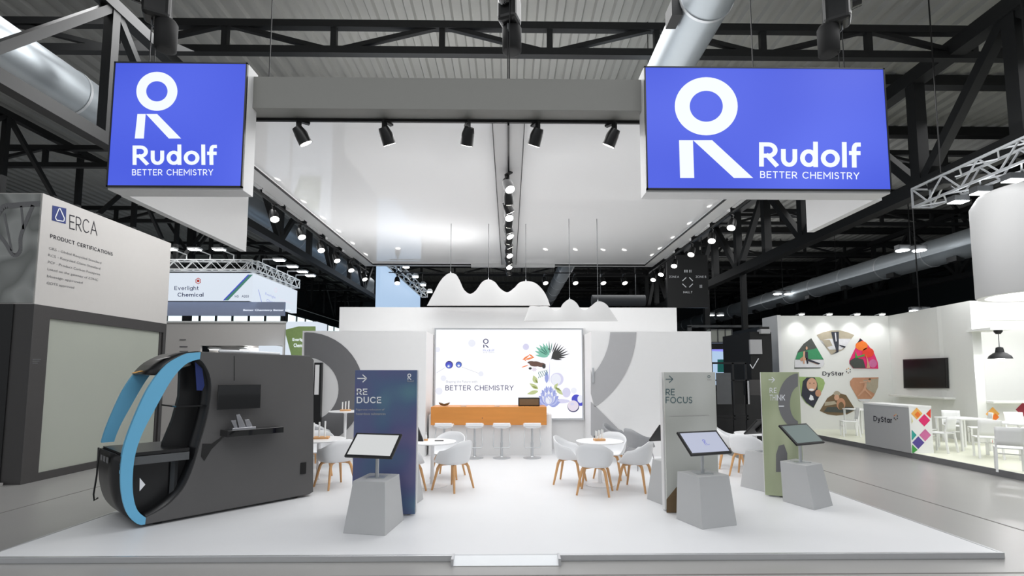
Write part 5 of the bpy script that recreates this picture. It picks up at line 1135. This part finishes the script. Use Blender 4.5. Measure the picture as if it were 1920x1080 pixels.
# white plastic chairs and tables
def make_plastic():
    t = thing('plastic_chair', 'x', 'chair')
    MB().box((-.21, -.2, .43), (.21, .2, .455)).build('seat', 'plastic_white', t, bevel=.01)
    m = MB()
    rows = [[(-.2+.4*k/6, -.2-.03*math.sin(math.pi*k/6)-.05*u, .5+.34*u) for k in range(7)] for u in (0, .25, .5, .75, 1)]
    m.grid(rows); m.build('backrest', 'plastic_white', t, smooth=True, solid=.02)
    for sx in (-1, 1):
        MB().bar((sx*.19, .18, 0), (sx*.19, .18, .43), .035).build('leg', 'plastic_white', t); MB().bar((sx*.2, -.24, 0), (sx*.19, -.19, .45), .035).bar((sx*.19, -.19, .45), (sx*.19, -.22, .62), .03).build('leg', 'plastic_white', t)
    MB().bar((-.19, .18, .3), (.19, .18, .3), .025).build('stretcher', 'plastic_white', t)
    return t
pc = make_plastic(); PG = 'white plastic chairs in the wheel booth'; first = [1]
def pchair(px, py, rz, lab, s=1):
    p = onz(px, py, DZ)
    if first[0]: first[0] = 0; pc.location = (p.x, p.y, DZ); pc.rotation_euler = (0, 0, rz); tag(pc, lab, None, PG); return pc
    return dup(pc, (p.x, p.y, DZ), rz, lab, PG)
def sq_table(px, py, h, w_, lab):
    p = onz(px, py, DZ); t = thing('square_table', lab, 'table', (p.x, p.y, DZ), 0, 'white square tables')
    MB().box((-w_, -w_, h-.03), (w_, w_, h)).build('tabletop', 'plastic_white', t, bevel=.004)
    for sx in (-1, 1):
        for sy in (-1, 1): MB().bar((sx*(w_-.04), sy*(w_-.04), 0), (sx*(w_-.04), sy*(w_-.04), h-.03), .045).build('leg', 'plastic_white', t)
pchair(1593, 818, 1.2, 'white plastic chair in front of the lowest photo sector')
sq_table(1612, 815, .78, .3, 'white square table between the wheel and the counter')
pchair(1735, 838, -2.6, 'white plastic chair just right of the counter')
pchair(1765, 847, .4, 'white plastic chair below the television')
sq_table(1808, 842, .76, .38, 'white square table under the television wall')
pchair(1790, 829, 2.6, 'white plastic chair behind the table under the television')
pchair(1838, 834, 1.0, 'white plastic chair left of the diamond patterned ledge')
pchair(1853, 858, -.5, 'white plastic chair before the diamond patterned ledge')
sq_table(1915, 858, .76, .42, 'white square table at the right picture edge')
pchair(1895, 884, -.7, 'nearest white plastic chair, right edge of the picture')
pchair(1915, 836, 2.8, 'white plastic chair behind the rightmost square table')
lamp('AREA', (14.2, 11.6, 4.6), 330, 5, sy=5, name='wheel_booth_light')
# big drum lamp
p = at(1945, 560, 9.3); t = thing('drum_lamp', 'huge white cylindrical pendant lamp cut off by the right picture edge', 'lamp', (p.x, 9.3, 3.2))
zb2 = at(1868, 553, 9.3).z; zt3 = at(1850, 352, 9.3).z; xl = at(1857, 460, 9.3).x; r_ = 1.0
t.location = (xl+r_, 9.3, zb2); t['base'] = [xl+r_, 9.3, zb2]
MB().lathe([(r_-.14, .06), (r_-.14, 0), (r_-.02, 0), (r_, .03), (r_, zt3-zb2-.25), (r_-.12, zt3-zb2-.05), (r_-.3, zt3-zb2), (0, zt3-zb2)], n=64).build('drum', 'white_frame', t, smooth=35)
MB().lathe([(0, .05), (r_-.14, .05)], n=48).build('light_disc', 'lens_soft', t)
MB().bar((0, 0, zt3-zb2), (0, 0, 11.4-zb2), .03).build('cable', 'steel_dark', t)
# aluminium truss with floodlights, right
X = 9.35; ya = onx(1728, 375, X).y; za = onx(1728, 372, X).z
tr_ = box_truss('lighting_truss', (X, ya, za), (X, 6.2, za), .42, 12, 'silver lighting truss running toward the viewer at the upper right edge', None, 'alu', .045)
for i, (px, py) in enumerate(((1797, 380), (1840, 364), (1902, 352))):
    y = onx(px, py, X+.1).y; t = thing('truss_floodlight', 'bright floodlight under the silver truss, %s from its far end' % ordn[i], 'floodlight', (X+.1, y, za-.3), 0, 'floodlights under the silver truss')
    MB().box((-.16, -.1, -.06), (.16, .1, .06)).build('housing', 'steel_grey', t, bevel=.01); MB().box((-.15, -.1, -.075), (.15, .1, -.062)).build('lens', 'flood', t); MB().bar((0, 0, .06), (0, 0, .1), .03).build('clamp', 'steel_dark', t)
    lamp('SPOT', (X+.1, y, za-.4), 60, .1, aim=(X+3, y+2, 0), spot=120, name='truss_flood_light')
p = onx(1765, 340, X); tag(MB().cbox((X, p.y, p.z), (.3, .4, .25)).bar((X, p.y, p.z), (X, p.y, 11.4), .03).build('truss_motor', 'black', bevel=.03), 'black hoist motor sitting on the silver truss', 'hoist')

# ================================================================== DARK BOOTHS BETWEEN
FK = Face((0, 15.5, 0), NY)
a = FK.h(1405, 600); b = FK.h(1456, 870)
t = thing('black_booth_tower', 'black booth tower with a white tick mark and a grey sign', 'booth', (a.x, 15.5, 0))
MB().box((a.x, 15.5, 0), (b.x, 17.5, FK.h(1405, 622).z)).build('tower', 'black_matt', t, world=True); MB().box((FK.h(1426, 600).x, 15.6, 0), (b.x, 17.5, FK.h(1405, 612).z)).build('rear_tower', 'black', t, world=True)
q1 = FK.h(1404, 637); q2 = FK.h(1427, 664); MB().box((q1.x, 15.42, q2.z), (q2.x, 15.5, q1.z)).build('grey_sign', 'grey_light', t, world=True)
m = MB(); FK.line(m, [(1406, 683), (1411, 691), (1422, 672)], 1.6, .01); m.build('tick_mark', 'ink_white', t, world=True)
q1 = FK.h(1404, 712); q2 = FK.h(1428, 800); MB().box((q1.x, 15.44, .05), (q2.x, 15.5, q1.z)).build('grey_door', 'erca_dark', t, world=True)
tag(MB().cbox(tuple(FK.h(1432, 622)), (.3, .25, .14)).build('booth_projector', 'grey_light', bevel=.02), 'small pale projector lamp on top of the black booth tower', 'lamp')
FR = Face((0, 14.0, 0), NY)
t = thing('black_rack', 'black metal rack with a fabric sample sheet behind the silver panel', 'rack', tuple(onz(1374, 862, 0)))
m = MB()
for px in (1374, 1398): q = FR.h(px, 680); m.box((q.x-.025, 14.0, 0), (q.x+.025, 14.05, q.z))
a = FR.h(1303, 681); b = FR.h(1400, 677); m.box((a.x, 14.0, a.z-.02), (b.x, 14.05, a.z+.03))
for px in (1304, 1322, 1335): q = FR.h(px, 681); m.box((q.x-.02, 14, q.z-.35), (q.x+.02, 14.04, q.z))
for py in (713, 780, 786): q = FR.h(1345, py); m.box((a.x, 14.0, q.z-.015), (b.x, 14.05, q.z+.015))
m.build('frame', 'machine_dark', t, world=True)
a = FR.h(1342, 699); b = FR.h(1371, 758); MB().box((a.x, 13.96, b.z), (b.x, 13.99, a.z)).build('sample_sheet', 'steel_grey', t, world=True)
a = FR.h(1377, 714); b = FR.h(1397, 758); MB().box((a.x, 14.06, b.z), (b.x, 14.08, a.z)).build('dark_sheet', 'black', t, world=True)
a = FR.h(1398, 714); b = FR.h(1406, 758); MB().box((a.x, 14.0, b.z), (b.x, 14.03, a.z)).build('light_sheet', 'grey_light', t, world=True)
FV = Face((0, 26, 0), NY); a = FV.h(1331, 655); b = FV.h(1402, 700)
t = thing('violet_lit_booth', 'distant booth glowing blue-violet between black posts', 'booth', (a.x, 26, 0))
MB().box((a.x-1, 26, b.z-.6), (b.x, 26.1, a.z)).build('lit_wall', 'banner_blue', t, world=True)
m = MB(); a2 = FV.h(1369, 655); m.box((a2.x, 25.8, 0), (a2.x+.22, 25.95, a.z+.1)); m.box((a.x-1, 25.8, a.z), (b.x, 26.1, a.z+.35)); m.build('black_post', 'black', t, world=True)
m = MB(); FV.poly(m, [(1331, 655), (1368, 655), (1368, 660), (1331, 658)], .02); FV.poly(m, [(1376, 672), (1402, 674), (1402, 680), (1376, 677)], .02); m.build('violet_strip', 'window_violet', t, world=True)
m = MB(); FV.poly(m, [(1345, 674), (1357, 674), (1357, 698), (1345, 698)], .02); m.build('poster', 'c_teal', t, world=True)
FV2 = Face((0, 24, 0), NY); a = FV2.h(1331, 617); b = FV2.h(1373, 643)
t = thing('pale_service_box', 'pale greenish framed service box above the violet booth', 'box', (a.x, 24, a.z)); MB().box((a.x, 24, b.z), (b.x, 24.4, a.z)).build('box_body', 'frosted', t, world=True); MB().box((b.x-.1, 24.1, 0), (b.x, 24.3, b.z)).box((a.x, 24.1, 0), (a.x+.1, 24.3, b.z)).build('stand', 'steel_dark', t, world=True)
m = MB(); m.box((a.x, 23.96, b.z), (b.x, 24, b.z+.05)).box((a.x, 23.96, a.z-.05), (b.x, 24, a.z)); 
for px in (1331, 1345, 1359, 1371.5): q = FV2.h(px, 630); m.box((q.x, 23.96, b.z), (q.x+.04, 24, a.z))
m.build('frame', 'steel_grey', t, world=True)
p = FV2.h(1350, 608); tag(MB().box((p.x-1.2, 25, p.z-.05), (p.x+3.3, 25.1, p.z+.06)).box((p.x+3.1, 25, 0), (p.x+3.3, 25.1, p.z)).box((p.x-1.2, 25, 0), (p.x-1.0, 25.1, p.z)).build('cable_bridge', 'steel_grey'), 'grey horizontal cable bridge above the pale service box', 'beam')
p = FV2.h(1398, 600); tag(MB().box((p.x-.12, 24, 0), (p.x+.12, 24.2, 7)).build('dark_post', 'steel_dark'), 'dark post between the violet booth and the black tower', 'post')
tag(MB().box((FR.h(1335, 700).x, 14.6, 0), (FK.h(1405, 700).x+.2, 14.7, 1.35)).build('dark_low_wall', 'erca_black'), 'dark low booth wall behind the black rack', 'wall')
